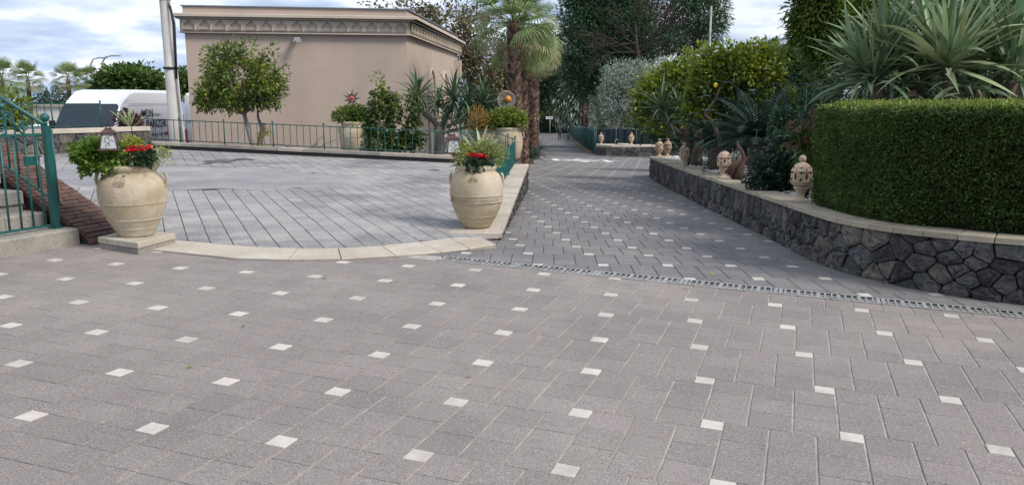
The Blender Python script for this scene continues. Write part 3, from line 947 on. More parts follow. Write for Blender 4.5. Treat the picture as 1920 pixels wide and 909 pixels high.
# kerb of the courtyard's far side
def zk(p): return zp(PC, p.x, p.y)
kroot = thing('courtyard_kerb', 'long low stone kerb carrying the green railing along the courtyard', 'kerb')
KL = Vector((-8.55, 18.05, 0)); KM = Vector((-1.3, 16.75, 0)); KRt = Vector((-.15, 16.75, 0))
kd = (KM - KL).normalized(); kn = Vector((-kd.y, kd.x, 0))
KLN = (KM - KL).length + 1.0
def kp(s, off=0): return KL + kd * s + kn * off
s = 0; mb = MB()
while s < KLN:
    e_ = min(KLN, s + .58)
    pts = [kp(s + .004), kp(e_ - .004), kp(e_ - .004, .26), kp(s + .004, .26)]
    c = sum(pts, Vector()) / 4
    zz = zk(kp((s + e_) / 2)) + .15
    pts = [Vector((p.x - c.x, p.y - c.y, zk(p - kn * (p - KL).dot(kn)) + .15 - zz)) for p in pts]
    MB().prism(pts, .065, .006).build('kerb_stone', 'concrete' if random.random() < .4 else 'capstone_pale', kroot, (c.x, c.y, zz))
    s = e_
pb = [kp(0, .02), kp(KLN, .02), kp(KLN, .24), kp(0, .24)]
MB().add([(p.x, p.y, zk(p) + h) for h in (-.9, .086) for p in pb], [(0, 1, 5, 4), (1, 2, 6, 5), (2, 3, 7, 6), (3, 0, 4, 7)]).build('kerb_base', 'mortar', kroot)

# ================================================================== RAILINGS
def railing(name, label, P0, P1, z0, z1, H, posts, spacing=.16, m='teal', r=.008, finial=True, lift=.05, group=None):
    P0 = Vector((P0[0], P0[1], z0)); P1 = Vector((P1[0], P1[1], z1))
    d = P1 - P0; LN = d.length; u = d / LN
    root = thing(name, label, 'railing', P0, 0, group)
    def q(s, h): return u * s + Vector((0, 0, h))
    for h, nm in ((H, 'top_rail'), (lift, 'bottom_rail')):
        MB().tube([q(0, h), q(LN, h)], .011, 6).build(nm, m, root)
    bar = MB().tube([(0, 0, 0), (0, 0, H - lift)], r, 5, False).build('bar', m, root, q(spacing, lift)).data
    pst = MB().tube([(0, 0, 0), (0, 0, H + .03)], .014, 6)
    if finial: pst.sph((0, 0, H + .05), .024, 6)
    pst = pst.build('post', m, root, q(posts[0] * LN, 0)).data
    for t in posts[1:]: inst('post', pst, root, loc=q(t * LN, 0))
    k = 2
    while k * spacing < LN - .03:
        s_ = k * spacing
        if min(abs(s_ - t * LN) for t in posts) > .04: inst('bar', bar, root, loc=q(s_, lift))
        k += 1
    return root
a = kp(-.0, .13); b = kp(KLN, .13)
def pst(px):   # fraction along the kerb line seen at column px
    best = min(range(1001), key=lambda q: abs(960 + FPX * kp(KLN * q / 1000, .13).x / (kp(KLN * q / 1000, .13).y * math.cos(PITCH) + 1.2 * math.sin(PITCH)) - px))
    return best / 1000
railing('railing', 'long green iron railing on the kerb between courtyard and building', (a.x, a.y), (b.x, b.y), zk(a) + .15, zk(b) + .15, .50,
        [0.0] + [pst(x) for x in (340, 423, 514, 609, 710, 815)] + [1.0], .155, 'teal_dark')
b2 = Vector((-.9 + .058 * 16.6 + .0, 16.6, 0))
railing('railing', 'short green railing closing the courtyard corner behind the agave pot', (b.x + .02, b.y), (b2.x, b2.y), zk(b) + .15, ztL(8) + .02, .50, [.55, 1.0], .155, 'teal_dark')
f0 = Vector((-.93 + .058 * 9.6, 9.6, 0))
railing('railing', 'green railing running along the retaining wall towards the potted agave', (b2.x, b2.y - .03), (f0.x, f0.y), ztL(7.9), ztL(.95), .50, [.28, .55, .8, 1.0], .11)
# on the courtyard wall
ca, cb = fC(0) - nC(0) * .12, fC(LC - 1.05) - nC(LC - 1.2) * .12
railing('railing', 'green iron railing on the cream coping in front of the white van', (ca.x, ca.y), (cb.x, cb.y), ztC(0), ztC(0), .50, [.12, .4, .71, .995], .145, m='teal_dark')

# ================================================================== GATE, STAIR, CHEEK WALL
S0 = hit(150, 458, PA); ZG = S0.z
dS = Vector((-.924, .382, 0)).normalized(); bS = Vector((.382, .924, 0)).normalized()
def SF(a, b, z): return S0 + dS * a + bS * b + Vector((0, 0, z))
stair = thing('stair', 'grey stone steps rising to the left behind the iron gate', 'stair', S0)
def L3(a, b, z): return dS * a + bS * b + Vector((0, 0, z))
MB().prism([L3(0, 0, .165), L3(.42, 0, .165), L3(.42, -4, .165), L3(0, -4, .165)][::-1], .30, .018).build('threshold', 'concrete', stair)
for k, zt_ in enumerate((.30, .50, .69, .88, 1.07, 1.26)):
    a = .40 + .3 * k; bb = -.02
    while bb > -3.5:
        ln = .42
        MB().prism([L3(a, bb - .004, zt_), L3(a + .36, bb - .004, zt_), L3(a + .36, bb - ln, zt_), L3(a, bb - ln, zt_)][::-1], .13, .012).build('tread_stone', 'concrete', stair)
        bb -= ln
    MB().prism([L3(a + .03, -.02, zt_ - .12), L3(a + .5, -.02, zt_ - .12), L3(a + .5, -3.5, zt_ - .12), L3(a + .03, -3.5, zt_ - .12)][::-1], .6).build('riser', 'concrete', stair)
cheek = thing('stair_cheek', 'sloping dark red brick cheek wall beside the stair', 'wall', S0)
SL = .49
prof = [(-.13, -.12), (-.15, .0), (-.12, .07), (-.05, .125)] + [(0 + .1 * k, .145 + SL * .1 * k) for k in range(0, 32)]
MB().add([L3(a, b, z - .04) for b in (.03, .50) for a, z in [(-.11, -.3)] + prof[1:] + [(3.1, -.6)]],
         [tuple(range(len(prof) + 1))[::1], tuple(range(len(prof) + 1, 2 * len(prof) + 2))[::-1]] +
         [(k, k + len(prof) + 1, k + len(prof) + 2, k + 1) for k in range(len(prof))]).build('core', 'mortar', cheek)
d_ = [0]
for p, q in zip(prof, prof[1:]): d_.append(d_[-1] + math.hypot(q[0] - p[0], q[1] - p[1]))
def pf(s):
    for k in range(len(d_) - 1):
        if d_[k] <= s <= d_[k + 1]:
            t = (s - d_[k]) / (d_[k + 1] - d_[k]); p, q = prof[k], prof[k + 1]
            n = Vector((-(q[1] - p[1]), q[0] - p[0])).normalized()
            return (p[0] + (q[0] - p[0]) * t, p[1] + (q[1] - p[1]) * t), n
    return prof[-1], Vector((-.4, .9))
s = 0; k = 0
while s < d_[-1] - .08:
    (x0, z0), n0 = pf(s + .004); (x1, z1), n1_ = pf(s + .060)
    for b0_, b1_ in (((.02, .26), (.268, .51)) if k % 2 else ((.02, .14), (.148, .385), (.393, .51))):
        dz = random.uniform(-.003, .004)
        top = [L3(x0 + n0.x * dz, b0_ + random.uniform(-.006, .006), z0 + n0.y * dz), L3(x1 + n0.x * dz, b0_, z1 + n0.y * dz), L3(x1 + n0.x * dz, b1_, z1 + n0.y * dz), L3(x0 + n0.x * dz, b1_ + random.uniform(-.006, .006), z0 + n0.y * dz)][::-1]
        ax = L3(n0.x, 0, n0.y)
        if (top[1] - top[0]).cross(top[2] - top[1]).dot(ax) < 0: top = top[::-1]
        MB().prism(top, .055, .006, ax).build('brick', 'brick', cheek)
    s += .067; k += 1
# bricks of the two cheek faces
for b_, sg in ((.02, -1), (.51, 1)):
    for r_ in range(9):
        z = .0 + r_ * .066 - .02
        a = max(-.12, (z - .10) / SL) + random.uniform(0, .1)
        while a < 2.6:
            pts = [L3(a + .004, b_ + sg * .006, z), L3(a + .232, b_ + sg * .006, z), L3(a + .232, b_ + sg * .006, z + .058), L3(a + .004, b_ + sg * .006, z + .058)]
            ax = bS * sg
            if (pts[1] - pts[0]).cross(pts[2] - pts[1]).dot(ax) < 0: pts = pts[::-1]
            if z + .058 < .09 + SL * (a - .02) or a > 0 and z < .1:
                if z + .058 < .10 + SL * a: MB().prism(pts, .03, .005, ax).build('brick', 'brick', cheek)
            a += .24
# handrail along the stair
hr = thing('stair_handrail', 'green iron handrail with balusters climbing beside the brick cheek', 'railing', S0)
def HR(a): return 1.105 + .45 * (a - .30)
def LRl(a): return .215 + .49 * (a - .05) + .04
MB().tube([L3(.38, .05, HR(.38)), L3(3.2, .05, HR(3.2))], .020, 8).build('top_rail', 'teal', hr)
MB().tube([L3(.27, .05, LRl(.27)), L3(3.2, .05, LRl(3.2))], .014, 6).build('bottom_rail', 'teal', hr)
a = .30
while a < 3.0:
    MB().tube([L3(a, .05, LRl(a)), L3(a, .05, HR(a))], .009, 6).build('bar', 'teal', hr)
    a += .13
# gate and its post
gate = thing('iron_gate', 'green wrought iron gate with scrolls closing the stair foot', 'gate', SF(.18, -.12, .165))
def G3(b, z, a=0): return dS * a - bS * b + Vector((0, 0, z))
post = thing('gate_post', 'square green gate post topped by a ball', 'post', SF(.18, -.10, .165))
hdg = math.atan2(bS.y, bS.x)
MB().box((0, 0, .49), (.058, .058, .98), hdg).tube([(0, 0, .98), (0, 0, 1.02)], .018, 8).sph((0, 0, 1.055), .042, 10).build('shaft', 'teal', post)
MB().box((0, 0, .006), (.10, .10, .012), hdg).build('base_plate', 'teal', post)
GB, GT = .035, .90
MB().box(G3(.80, GB), (1.5, .03, .022), hdg).build('bottom_rail', 'teal', gate)
MB().box(G3(.80, GT), (1.5, .03, .022), hdg).build('top_rail', 'teal', gate)
k = 0
for k in range(12):
    bb = .085 + .118 * k
    MB().tube([G3(bb, GB), G3(bb, GT)], .0095, 6).build('bar', 'teal', gate)
MB().box(G3(.17, .66), (.11, .03, .085), hdg).build('lock_case', 'teal', gate)
MB().tube([G3(.09, .70), G3(.09, .70, -.045), G3(.15, .70, -.05)], .008, 6).build('lock_handle', 'teal', gate)
def spiral(c, r0, turns, s, start, out=.0):
    return [G3(c[0] + s * (r0 * (1 - .72 * t / 24)) * math.cos(start + turns * 2 * PI * t / 24), c[1] + (r0 * (1 - .72 * t / 24)) * math.sin(start + turns * 2 * PI * t / 24)) for t in range(25)]
for c, r0, s_, st in (((.20, .975), .062, 1, -1.6), ((.415, .965), .055, -1, -1.6), ((.53, .975), .065, 1, -1.5), ((.75, .98), .07, -1, -1.5), ((.34, 1.07), .040, 1, 1.2), ((.44, 1.09), .038, -1, 1.2)):
    MB().tube(spiral(c, r0, 1.35, s_, st), .0095, 6).build('scroll', 'teal', gate)
MB().tube([G3(.26, .93), G3(.31, 1.02), G3(.38, 1.06), G3(.47, 1.03), G3(.50, .93)], .010, 6).build('scroll', 'teal', gate)
MB().tube([G3(.39, 1.06), G3(.39, 1.14)], .008, 6).sph(G3(.39, 1.16), .030, 8).build('finial', 'teal', gate)


# ================================================================== BUILDING
BC = Vector((-3.23, 25.0, 0)); BLf = Vector((-9.62, 24.0, 0)); BRt = Vector((-2.35, 35.0, 0))
ZT = 4.20
bld = thing('building', 'beige plastered flat roofed building with a frieze of small trefoil arches', 'building', BC)
def off(p, q, d): # outward to the right of p->q
    u = (q - p).normalized(); return Vector((u.y, -u.x, 0)) * d
o1 = off(BLf, BC, 1); o2 = off(BC, BRt, 1)
BK = BLf + (BRt - BC)
def ringpts(d):
    """plan outline pushed out by d at the two seen faces"""
    a, b = BLf + o1 * d - (BC - BLf).normalized() * d, BC + o1 * d * 1.0 + o2 * d * 1.0
    c = BRt + o2 * d + (BRt - BC).normalized() * d
    e_ = BK - (BC - BLf).normalized() * d
    return [a - BC, b - BC, c - BC, e_ - BC]
def band(name, d, z0, z1, m, bev=.01):
    pts = ringpts(d)
    return MB().prism([Vector((p.x, p.y, z1)) for p in pts], z1 - z0, bev).build(name, m, bld)
band('wall', 0, -3.2, 3.50, 'plaster')
band('frieze', .10, 3.435, 3.82, 'plaster_pale')
band('string_course', .135, 3.405, 3.45, 'plaster_pale')
band('cornice_moulding', .20, 3.80, 3.86, 'plaster_pale')
band('cornice', .32, 3.855, 3.945, 'plaster_pale', .015)
band('parapet', .02, 3.94, 4.165, 'plaster')
band('roof_edge', .06, 4.16, 4.20, 'roof_trim')
# trefoil arch relief, one mesh shared by all
def arch_mesh():
    hw, hh = .215, .155
    out = []
    def arc(cx_, cz_, r_, a0, a1, n): return [(cx_ + r_ * math.cos(a0 + (a1 - a0) * k / n), cz_ + r_ * math.sin(a0 + (a1 - a0) * k / n)) for k in range(n + 1)]
    hole = [(.150, -.115)] + arc(.085, -.03, .072, -.5, 1.15, 6) + [(.075, .055), (.062, .09), (.03, .122), (0, .137)]
    hole = hole + [(-x, z) for x, z in reversed(hole[:-1])]
    n = len(hole); mb = MB(); vs = []; fs = []
    for x, z in hole:
        s_ = min(hw / max(1e-6, abs(x)), hh / max(1e-6, abs(z)))
        s_ = min(s_, 50); X, Z = max(-hw, min(hw, x * s_)), max(-hh, min(hh, z * s_))
        vs += [(X, 0, Z), (x * 1.12, 0, z * 1.1 + .004), (x * 1.08, -.022, z * 1.07 + .003), (x, -.022, z), (x * .96, .05, z * .96)]
    for k in range(n):
        j = (k + 1) % n
        for q in range(4): fs.append((k * 5 + q, k * 5 + q + 1, j * 5 + q + 1, j * 5 + q))
    fs.append(tuple(k * 5 + 4 for k in range(n)))
    mb.add(vs, fs)
    me = bpy.data.meshes.new('arch'); me.from_pydata(mb.v, [], mb.f); me.materials.append(MT['plaster_pale']); me.update()
    return me
am = arch_mesh()
for p, q, on, n in ((BLf, BC, o1, 15), (BC, BRt, o2, 21)):
    LN = (q - p).length + .1; u_ = (q - p).normalized(); ang = math.atan2(u_.y, u_.x)
    for k in range(n):
        c = p + u_ * (LN * (k + .5) / n - .05) + on * .175 - BC
        inst('arch', am, bld, loc=(c.x, c.y, 3.628), rot=(0, 0, ang), scale=(LN / n / .43, 1, 1))
# pointed blind windows on the side
u_ = (BRt - BC).normalized()
for s_, hw, zb_, zs, zt_ in ((3.9, .62, -.6, 1.6, 2.55), (6.6, .62, -.6, 1.6, 2.55)):
    pts = [(s_ - hw, zb_), (s_ - hw, zs)] + [(s_ - hw + hw * (1 - math.cos(t * PI / 2 / 8)) , zs + (zt_ - zs) * math.sin(t * PI / 2 / 8)) for t in range(1, 9)]
    pts = pts + [(2 * s_ - x, z) for x, z in reversed(pts[:-1])]
    MB().tube([u_ * x + o2 * .03 + Vector((0, 0, z)) for x, z in pts], .06, 6).build('window_moulding', 'plaster_pale', bld)
    MB().add([u_ * (x if abs(x - s_) < .01 else s_ + (x - s_) * .93) + o2 * .012 + Vector((0, 0, z)) for x, z in pts], [tuple(range(len(pts)))[::-1]]).build('blind_panel', 'plaster', bld)
MB().box((u_ * 9.1 + o2 * .1 + Vector((0, 0, 2.75))), (.2, .4, .75), math.atan2(u_.y, u_.x)).build('wall_box', 'plaster_pale', bld)
lamp = thing('wall_lamp', 'grey floodlight fixed under the frieze of the building', 'lamp', at(560, 68, 24.55))
MB().prism([(-.12, -.05, .0), (.06, -.05, .0), (.12, -.42, -.17), (-.06, -.42, -.17)][::-1], .035, .004).build('bracket', 'galv', lamp)
MB().box((.10, -.40, -.17), (.16, .12, .10), .2).build('lamp_head', 'galv', lamp)

# ================================================================== VANS, CAR
def loft(name, stations, m, parent, belt=.50):
    """stations: (y, zbottom, ztop, halfwidth bottom, halfwidth top, roundness)"""
    mb = MB(); vs = []; fs = []; n = 14
    for (y, zb_, zt_, wb, wt, rr) in stations:
        h = zt_ - zb_; sec = []
        for x, z in ((wb * .93, zb_), (wb, zb_ + .12 * h), (wb, zb_ + h * belt * .6), (wb * .995, zb_ + h * belt), (wt + (wb - wt) * .30, zb_ + h * .80), (wt, zt_ - rr), (wt - rr * .6, zt_ - rr * .2)):
            sec.append((x, z))
        sec += [(-x, z) for x, z in reversed(sec)]
        vs += [(x, y, z) for x, z in sec]
    for k in range(len(stations) - 1):
        for j in range(n):
            fs.append((k * n + j, (k + 1) * n + j, (k + 1) * n + (j + 1) % n, k * n + (j + 1) % n))
    fs.append(tuple(range(n))); fs.append(tuple(reversed([(len(stations) - 1) * n + j for j in range(n)])))
    mb.add(vs, fs, False)
    o = mb.build(name, m, parent)
    return o
def wheel(parent, x, y, r=.34):
    t = MB().lathe([(r * .62, -.1), (r * .95, -.11), (r, -.06), (r, .06), (r * .95, .11), (r * .62, .1)], 24)
    t.v = [(z, a, b) for a, b, z in t.v]
    tw = t.build('wheel', 'black', parent, (x, y, r))
    h_ = MB().lathe([(.001, -.07), (r * .3, -.08), (r * .62, -.04), (r * .62, .04), (r * .3, .08), (.001, .07)], 16)
    h_.v = [(z, a, b) for a, b, z in h_.v]
    h_.build('hub_cap', 'galv', tw)
def van(label, x, y, rz=0, z=-.80):
    v = thing('van', label, 'van', (x, y, z), rz, 'white panel vans by the building')
    W1 = .99
    st = [(-.03, .40, .72, .86, .84, .05), (.0, .30, .98, .94, .90, .06), (.12, .28, 1.10, .97, .90, .06), (.62, .26, 1.34, W1, .93, .06), (1.0, .26, 1.82, W1, .91, .08), (1.22, .26, 2.14, W1, .90, .09),
          (1.6, .26, 2.42, W1, .89, .12), (1.95, .26, 2.58, W1, .89, .12), (2.4, .26, 2.63, W1, .89, .12), (5.2, .26, 2.63, W1, .89, .12), (5.55, .30, 2.60, .985, .88, .12), (5.62, .36, 2.54, .96, .86, .12)]
    loft('body', st, 'van_white', v, .52)
    def face(pts, name, m, e_=.012, par=v):
        pts = [Vector(p) for p in pts]
        return MB().prism(pts, e_, .004, ((pts[1] - pts[0]).cross(pts[2] - pts[1])).normalized()).build(name, m, par)
    # windscreen just proud of the slope between the bonnet and the roof
    ws = face([(-.90, .60, 1.38), (.90, .60, 1.38), (.87, 1.17, 2.10), (.80, 1.22, 2.16), (-.80, 1.22, 2.16), (-.87, 1.17, 2.10)], 'windscreen', 'glass', .03)
    MB().tube([(-.6, .53, 1.37), (-.1, .62, 1.46), (.1, .66, 1.52)], .010, 5).build('wiper', 'black', ws)
    for s_ in (-1, 1):
        pts = [(s_ * 1.0, .80, 1.42), (s_ * 1.0, 1.65, 1.38), (s_ * .975, 1.65, 1.95), (s_ * .97, 1.52, 2.03), (s_ * .97, 1.30, 2.05)]
        face(pts if s_ > 0 else pts[::-1], 'side_window', 'glass', .02)
        for xx in (1.78, 3.2, 4.6):
            MB().box((s_ * .998, xx, 1.25), (.008, .010, 1.5)).build('panel_seam', 'roof_trim', v)
        MB().tube([(s_ * .965, 1.25, 2.17), (s_ * .955, 1.45, 2.26), (s_ * .955, 1.72, 2.26)], .006, 4).build('door_seam', 'roof_trim', v)
        MB().box((s_ * .965, 3.4, 2.15), (.01, 3.5, .012)).build('body_crease', 'galv', v)
        MB().box((s_ * 1.005, 3.4, .62), (.03, 3.6, .10)).build('side_trim', 'black', v)
        MB().box((s_ * 1.12, .95, 1.50), (.14, .12, .30)).tube([(s_ * .95, .92, 1.4), (s_ * 1.12, .95, 1.42)], .02, 5).build('wing_mirror', 'black', v)
        hl = MB(); hl.prism([(s_ * .90, -.035, .95), (s_ * .55, -.05, .92), (s_ * .52, -.05, .70), (s_ * .90, -.04, .68)][::s_], .03, .004, (0, -1, 0)); hl.build('headlight', 'frost', v)
        wheel(v, s_ * .86, 1.0); wheel(v, s_ * .86, 4.5)
        MB().box((s_ * .90, 5.62, 1.0), (.12, .05, .50)).build('tail_light', 'red_print', v)
    MB().box((0, -.06, .42), (1.8, .14, .26)).build('bumper', 'black', v)
    MB().box((0, -.045, .80), (.95, .03, .20)).build('grille', 'black', v)
    MB().tube([(-.1, 2.05, 2.50), (-.02, 1.75, 2.85)], .006, 4).build('aerial', 'black', v)
    return v
v1 = van('white high roof panel van with dark windscreen and black lettering on its side', -13.15, 23.9)
def text(txt, y, z, size, m, parent, bold=.008, name='lettering', shear=0, sx=1.0):
    c = bpy.data.curves.new(name, 'FONT'); c.body = txt; c.size = size; c.extrude = .002; c.offset = bold; c.shear = shear; c.space_character = 1.02
    o = bpy.data.objects.new(name, c); COL.objects.link(o); o.parent = parent
    o.location = (1.0, y, z); o.rotation_euler = (PI / 2, 0, PI / 2); o.scale = (sx, 1, 1)
    c.materials.append(MT[m])
    me = bpy.data.meshes.new_from_object(o.evaluated_get(bpy.context.evaluated_depsgraph_get())); me.materials.clear(); me.materials.append(MT[m])
    o2_ = inst(name, me, parent, loc=o.location, rot=o.rotation_euler, scale=o.scale); bpy.data.objects.remove(o); return o2_
text('MDN', 2.45, 1.72, .36, 'black_print', v1, .005)
text("Predator's", 3.35, 1.76, .12, 'roof_trim', v1, .001)
text('PANZER', 2.70, 1.37, .36, 'black_print', v1, .005, sx=1.15)
text('Racing Team', 3.05, 1.08, .17, 'roof_trim', v1, .001, shear=.3)
MB().box((1.003, 2.72, 1.13), (.006, .42, .10)).build('green_flag', 'green_print', v1)
MB().box((1.003, 4.25, 1.13), (.006, .40, .10)).build('red_flag', 'red_print', v1)
em = MB().prism([(1.004, 2.40, 1.45), (1.004, 2.62, 1.45), (1.004, 2.62, 1.20), (1.004, 2.51, 1.12), (1.004, 2.40, 1.20)][::-1], .004, 0, (1, 0, 0)); em.build('badge', 'galv', v1)
# orange and red emblem near the rear door
em = thing; yb, zb_ = 4.95, 1.30
pts = [(0, 0), (.16, 0), (.22, .16), (.34, .0), (.52, .02), (.40, .24), (.50, .40), (.40, .60), (.24, .64), (.22, .74), (.12, .74), (.10, .62), (-.02, .52), (.06, .40), (.02, .22)]
MB().prism([(1.004, yb + a, zb_ + b) for a, b in pts], .004, 0, (1, 0, 0)).build('emblem', 'red_print', v1)
pts = [(.04, .05), (.13, .05), (.17, .20), (.22, .22), (.34, .06), (.43, .07), (.31, .27), (.38, .40), (.32, .52), (.14, .54), (.08, .46)]
MB().prism([(1.007, yb + a, zb_ + b) for a, b in pts], .004, 0, (1, 0, 0)).build('emblem_fill', 'orange_print', v1)
v2 = van('second white van parked tail first between the lettered van and the building', -11.33, 35.6, PI, -.85)
MB().box((0, 5.635, 1.5), (.012, .02, 2.0)).build('door_seam', 'roof_trim', v2)
for s_ in (-1, 1): MB().prism([(s_ * .12, 5.66, 1.55), (s_ * .82, 5.66, 1.55), (s_ * .78, 5.66, 2.15), (s_ * .12, 5.66, 2.15)][::-s_], .02, .004, (0, 1, 0)).build('rear_panel', 'van_white', v2)
# white estate car
car = thing('car', 'white car behind the iron railing left of the van', 'car', (-17.2, 25.5, -.80), R(-28))
loft('body', [(-.02, .35, .60, .70, .66, .04), (.10, .25, .78, .82, .76, .06), (.9, .22, .95, .87, .80, .06), (1.15, .22, .99, .87, .80, .06), (4.0, .22, 1.02, .87, .80, .07), (4.25, .28, .92, .80, .74, .06)], 'van_white', car, .6)
loft('roof', [(1.30, .95, 1.0, .74, .74, .02), (1.9, .95, 1.38, .74, .62, .05), (2.4, .95, 1.46, .74, .60, .06), (3.4, .95, 1.44, .74, .60, .06), (4.1, .95, 1.05, .72, .68, .03)], 'van_white', car, .3)
MB().add([(-.70, 1.28, 1.0), (.70, 1.28, 1.0), (.62, 1.86, 1.39), (-.62, 1.86, 1.39)], [(0, 1, 2, 3)]).build('windscreen', 'glass', car)
for s_ in (-1, 1):
    for y0, y1 in ((1.62, 2.55), (2.65, 3.6)):
        MB().prism([(s_ * .765, y0, 1.02), (s_ * .765, y1, 1.02), (s_ * .655, y1 - (.05 if y1 < 3 else .2), 1.36), (s_ * .655, max(y0 + .08, 1.98), 1.36)][::s_], .02, .003, (s_, 0, 0)).build('side_window', 'glass', car)
    wheel(car, s_ * .78, .85, .30); wheel(car, s_ * .78, 3.5, .30)
    MB().box((s_ * .62, .02, .66), (.30, .10, .14)).build('headlight', 'frost', car)

# utility pole with cables
P0 = at(335, 268, 21.3); P0.z = -.8; P1 = at(303, -60, 21.3)
pole = thing('utility_pole', 'leaning pale concrete utility pole with cables strapped to it', 'pole', P0)
d_ = P1 - P0
k1 = .42
MB().tube([Vector((0, 0, -.8)), d_ * .28, d_ * .282, d_ * .56, d_ * .562, d_ * 1.0, d_ * 1.3], [.205, .20, .185, .165, .150, .125, .11], 14).build('shaft', 'concrete_pole', pole)
for t in (.55, .86):
    MB().tube([d_ * t + Vector((0, 0, -.02)), d_ * t + Vector((0, 0, .03))], .20 if t < .6 else .15, 14).build('strap', 'iron', pole)
sd_ = Vector((.17, -.12, 0))
MB().tube([sd_ * 1.2, d_ * .3 + sd_ * 1.15, d_ * .6 + sd_, d_ * .75 + sd_ * 1.3, d_ * .9 + sd_ * .8, d_ * 1.2 + sd_ * .7], .022, 6).build('conduit', 'galv', pole)
MB().tube([d_ * .5 + sd_, d_ * .62 + sd_ * 1.3, d_ * .75 + sd_ * 1.6, d_ * .84 + sd_ * .9], .032, 6).build('cable', 'black', pole)
MB().tube([d_ * .75 + sd_ * 1.2, d_ * .88 + sd_ * .95, d_ * 1.05 + sd_ * .7, d_ * 1.2 + sd_ * .6], .014, 5).build('cable', 'iron', pole)

# street lamps far behind the van
for px, ptop, cxn, lab in ((170, 109, 186, 'street lamp arching over the far palms nearer the first palm'), (192, 105, 211, 'taller street lamp with long arm behind the round green trees')):
    Y = 95; b_ = at(px, 190, Y); t_ = at(px, ptop + 12, Y); h_ = at(cxn, ptop, Y)
    sl = thing('street_lamp', lab, 'street lamp', (b_.x, Y, -5), 0, 'street lamps beyond the parking')
    q = lambda p: Vector((p.x - b_.x, 0, p.z + 5))
    MB().tube([(0, 0, 0), q(t_), q(t_).lerp(q(h_), .35) + Vector((0, 0, .35)), q(h_)], [.14, .10, .08, .07], 6).build('mast', 'galv', sl)
    MB().box(q(h_) + Vector((.35, 0, 0)), (1.1, .35, .14)).build('lamp_head', 'galv', sl)
# low white building and far wall
a_, b_ = at(62, 190, 70), at(135, 190, 70)
wb_ = thing('white_outbuilding', 'low white building far off between the palms', 'building', (a_.x, 70, -3))
MB().box(((b_.x - a_.x) / 2, 0, 2.0), (b_.x - a_.x + 1.2, 5, 4.0)).build('wall', 'white_paint', wb_)
MB().box(((b_.x - a_.x) / 2, 0, 4.05), (b_.x - a_.x + 1.6, 5.4, .15)).build('roof', 'capstone_pale', wb_)

# ================================================================== POTS
def jar(loc, label, prof, mname, H, handles=True, band=None, group=None, rz=0, s=1.0):
    t = thing('terracotta_jar', label, 'pot', loc, rz, group)
    MB().lathe([(r * s, z * s) for r, z in prof], 48).build('body', mname, t)
    if handles:
        for sg in (-1, 1):
            pts = []
            for k in range(11):
                a = -PI * .55 + PI * 1.12 * k / 10
                pts.append((sg * (handles[0] + handles[2] * (.55 + math.cos(a))) * s, 0, (handles[1] + .062 * math.sin(a)) * s))
            MB().tube(pts, [.019 * s if k in (0, 10) else .0155 * s for k in range(11)], 8).build('handle', mname, t)
    if band:
        for r, z, tk in band: MB().lathe([((r - .004) * s, (z - tk) * s), ((r + .007) * s, (z - tk * .5) * s), ((r + .008) * s, z * s), ((r + .006) * s, (z + tk * .5) * s), ((r - .004) * s, (z + tk) * s)], 48).build('band', mname, t)
    return t
PROF1 = [(.001, .0), (.155, .0), (.168, .012), (.172, .03), (.190, .065), (.222, .12), (.255, .18), (.285, .25), (.306, .33), (.317, .41), (.316, .48), (.300, .545), (.262, .595), (.235, .618), (.226, .632), (.236, .645), (.246, .665), (.246, .685), (.236, .700), (.218, .702), (.212, .690), (.212, .60)]
PROF2 = [(.001, .0), (.155, .0), (.165, .02), (.185, .06), (.215, .10), (.245, .16), (.270, .22), (.292, .29), (.303, .36), (.306, .42), (.300, .50), (.285, .56), (.258, .605), (.225, .628), (.215, .640), (.225, .655), (.236, .672), (.237, .692), (.226, .708), (.207, .71), (.200, .69), (.200, .60)]
pc = hit(251, 449, PA, .10)
# left pedestal: two stacked slabs
pdc = [hit(183, 444, PA, .115), hit(258, 455, PA, .115), hit(329, 437, PA, .115), hit(250, 428.5, PA, .115)]
cen = sum(pdc, Vector()) / 4
ped = thing('pedestal', 'low cream stone pedestal under the jar at the brick wall foot', 'pedestal', (cen.x, cen.y, cen.z - .115))
top = [p - cen + Vector((0, 0, .115)) for p in pdc]
for k in range(4):     # four long blocks side by side
    a0, a1 = k / 4 + .004, (k + 1) / 4 - .004
    q = [top[0].lerp(top[1], a0), top[0].lerp(top[1], a1), top[3].lerp(top[2], a1), top[3].lerp(top[2], a0)]
    MB().prism(q, .055, .006).build('block', 'capstone_pale', ped)
MB().prism([p * .97 - Vector((0, 0, .115 * -.0)) - Vector((0, 0, .058 + (p.z * .97 - p.z))) for p in top], .12, .008).build('base', 'concrete', ped)
potL = Vector((xat(250, cen.y, cen.z + .35), cen.y, cen.z))
jL = jar(potL, 'big two handled terracotta jar holding geraniums beside the brick cheek', PROF1, 'terracotta_rose', .70, (.300, .555, .022), [(.305, .335, .005), (.251, .175, .006), (.197, .085, .008)], 'planted terracotta jars', R(6), s=.965)
def pot_rosette(t, z, r, s=1.0, m='terracotta'):
    mb = MB()
    def P(a, rr): return (rr * math.sin(a) * s, -(r + .004) * s + rr * rr * .6, (z + rr * math.cos(a)) * s)
    for k in range(6):
        a0 = k * PI / 3
        loop = []
        for q in range(9):
            b = 2 * PI * q / 8
            loop.append((( .028 * math.sin(a0) + .014 * math.sin(b)) * s, -(r + .004) * s, (z + .028 * math.cos(a0) + .014 * math.cos(b)) * s))
        mb.tube(loop, .0035 * s, 4, False)
    mb.tube([P(2 * PI * k / 20, .046) for k in range(21)], .0035 * s, 4, False)
    mb.build('rosette', m, t)
pot_rosette(jL, .545, .300, 1, 'terracotta_rose')
c = hit(895, 427, PA); Yp = 9.0
potR = Vector(((896 - 960) / FPX * 9.12, 9.0, .0)); potR.z = .006
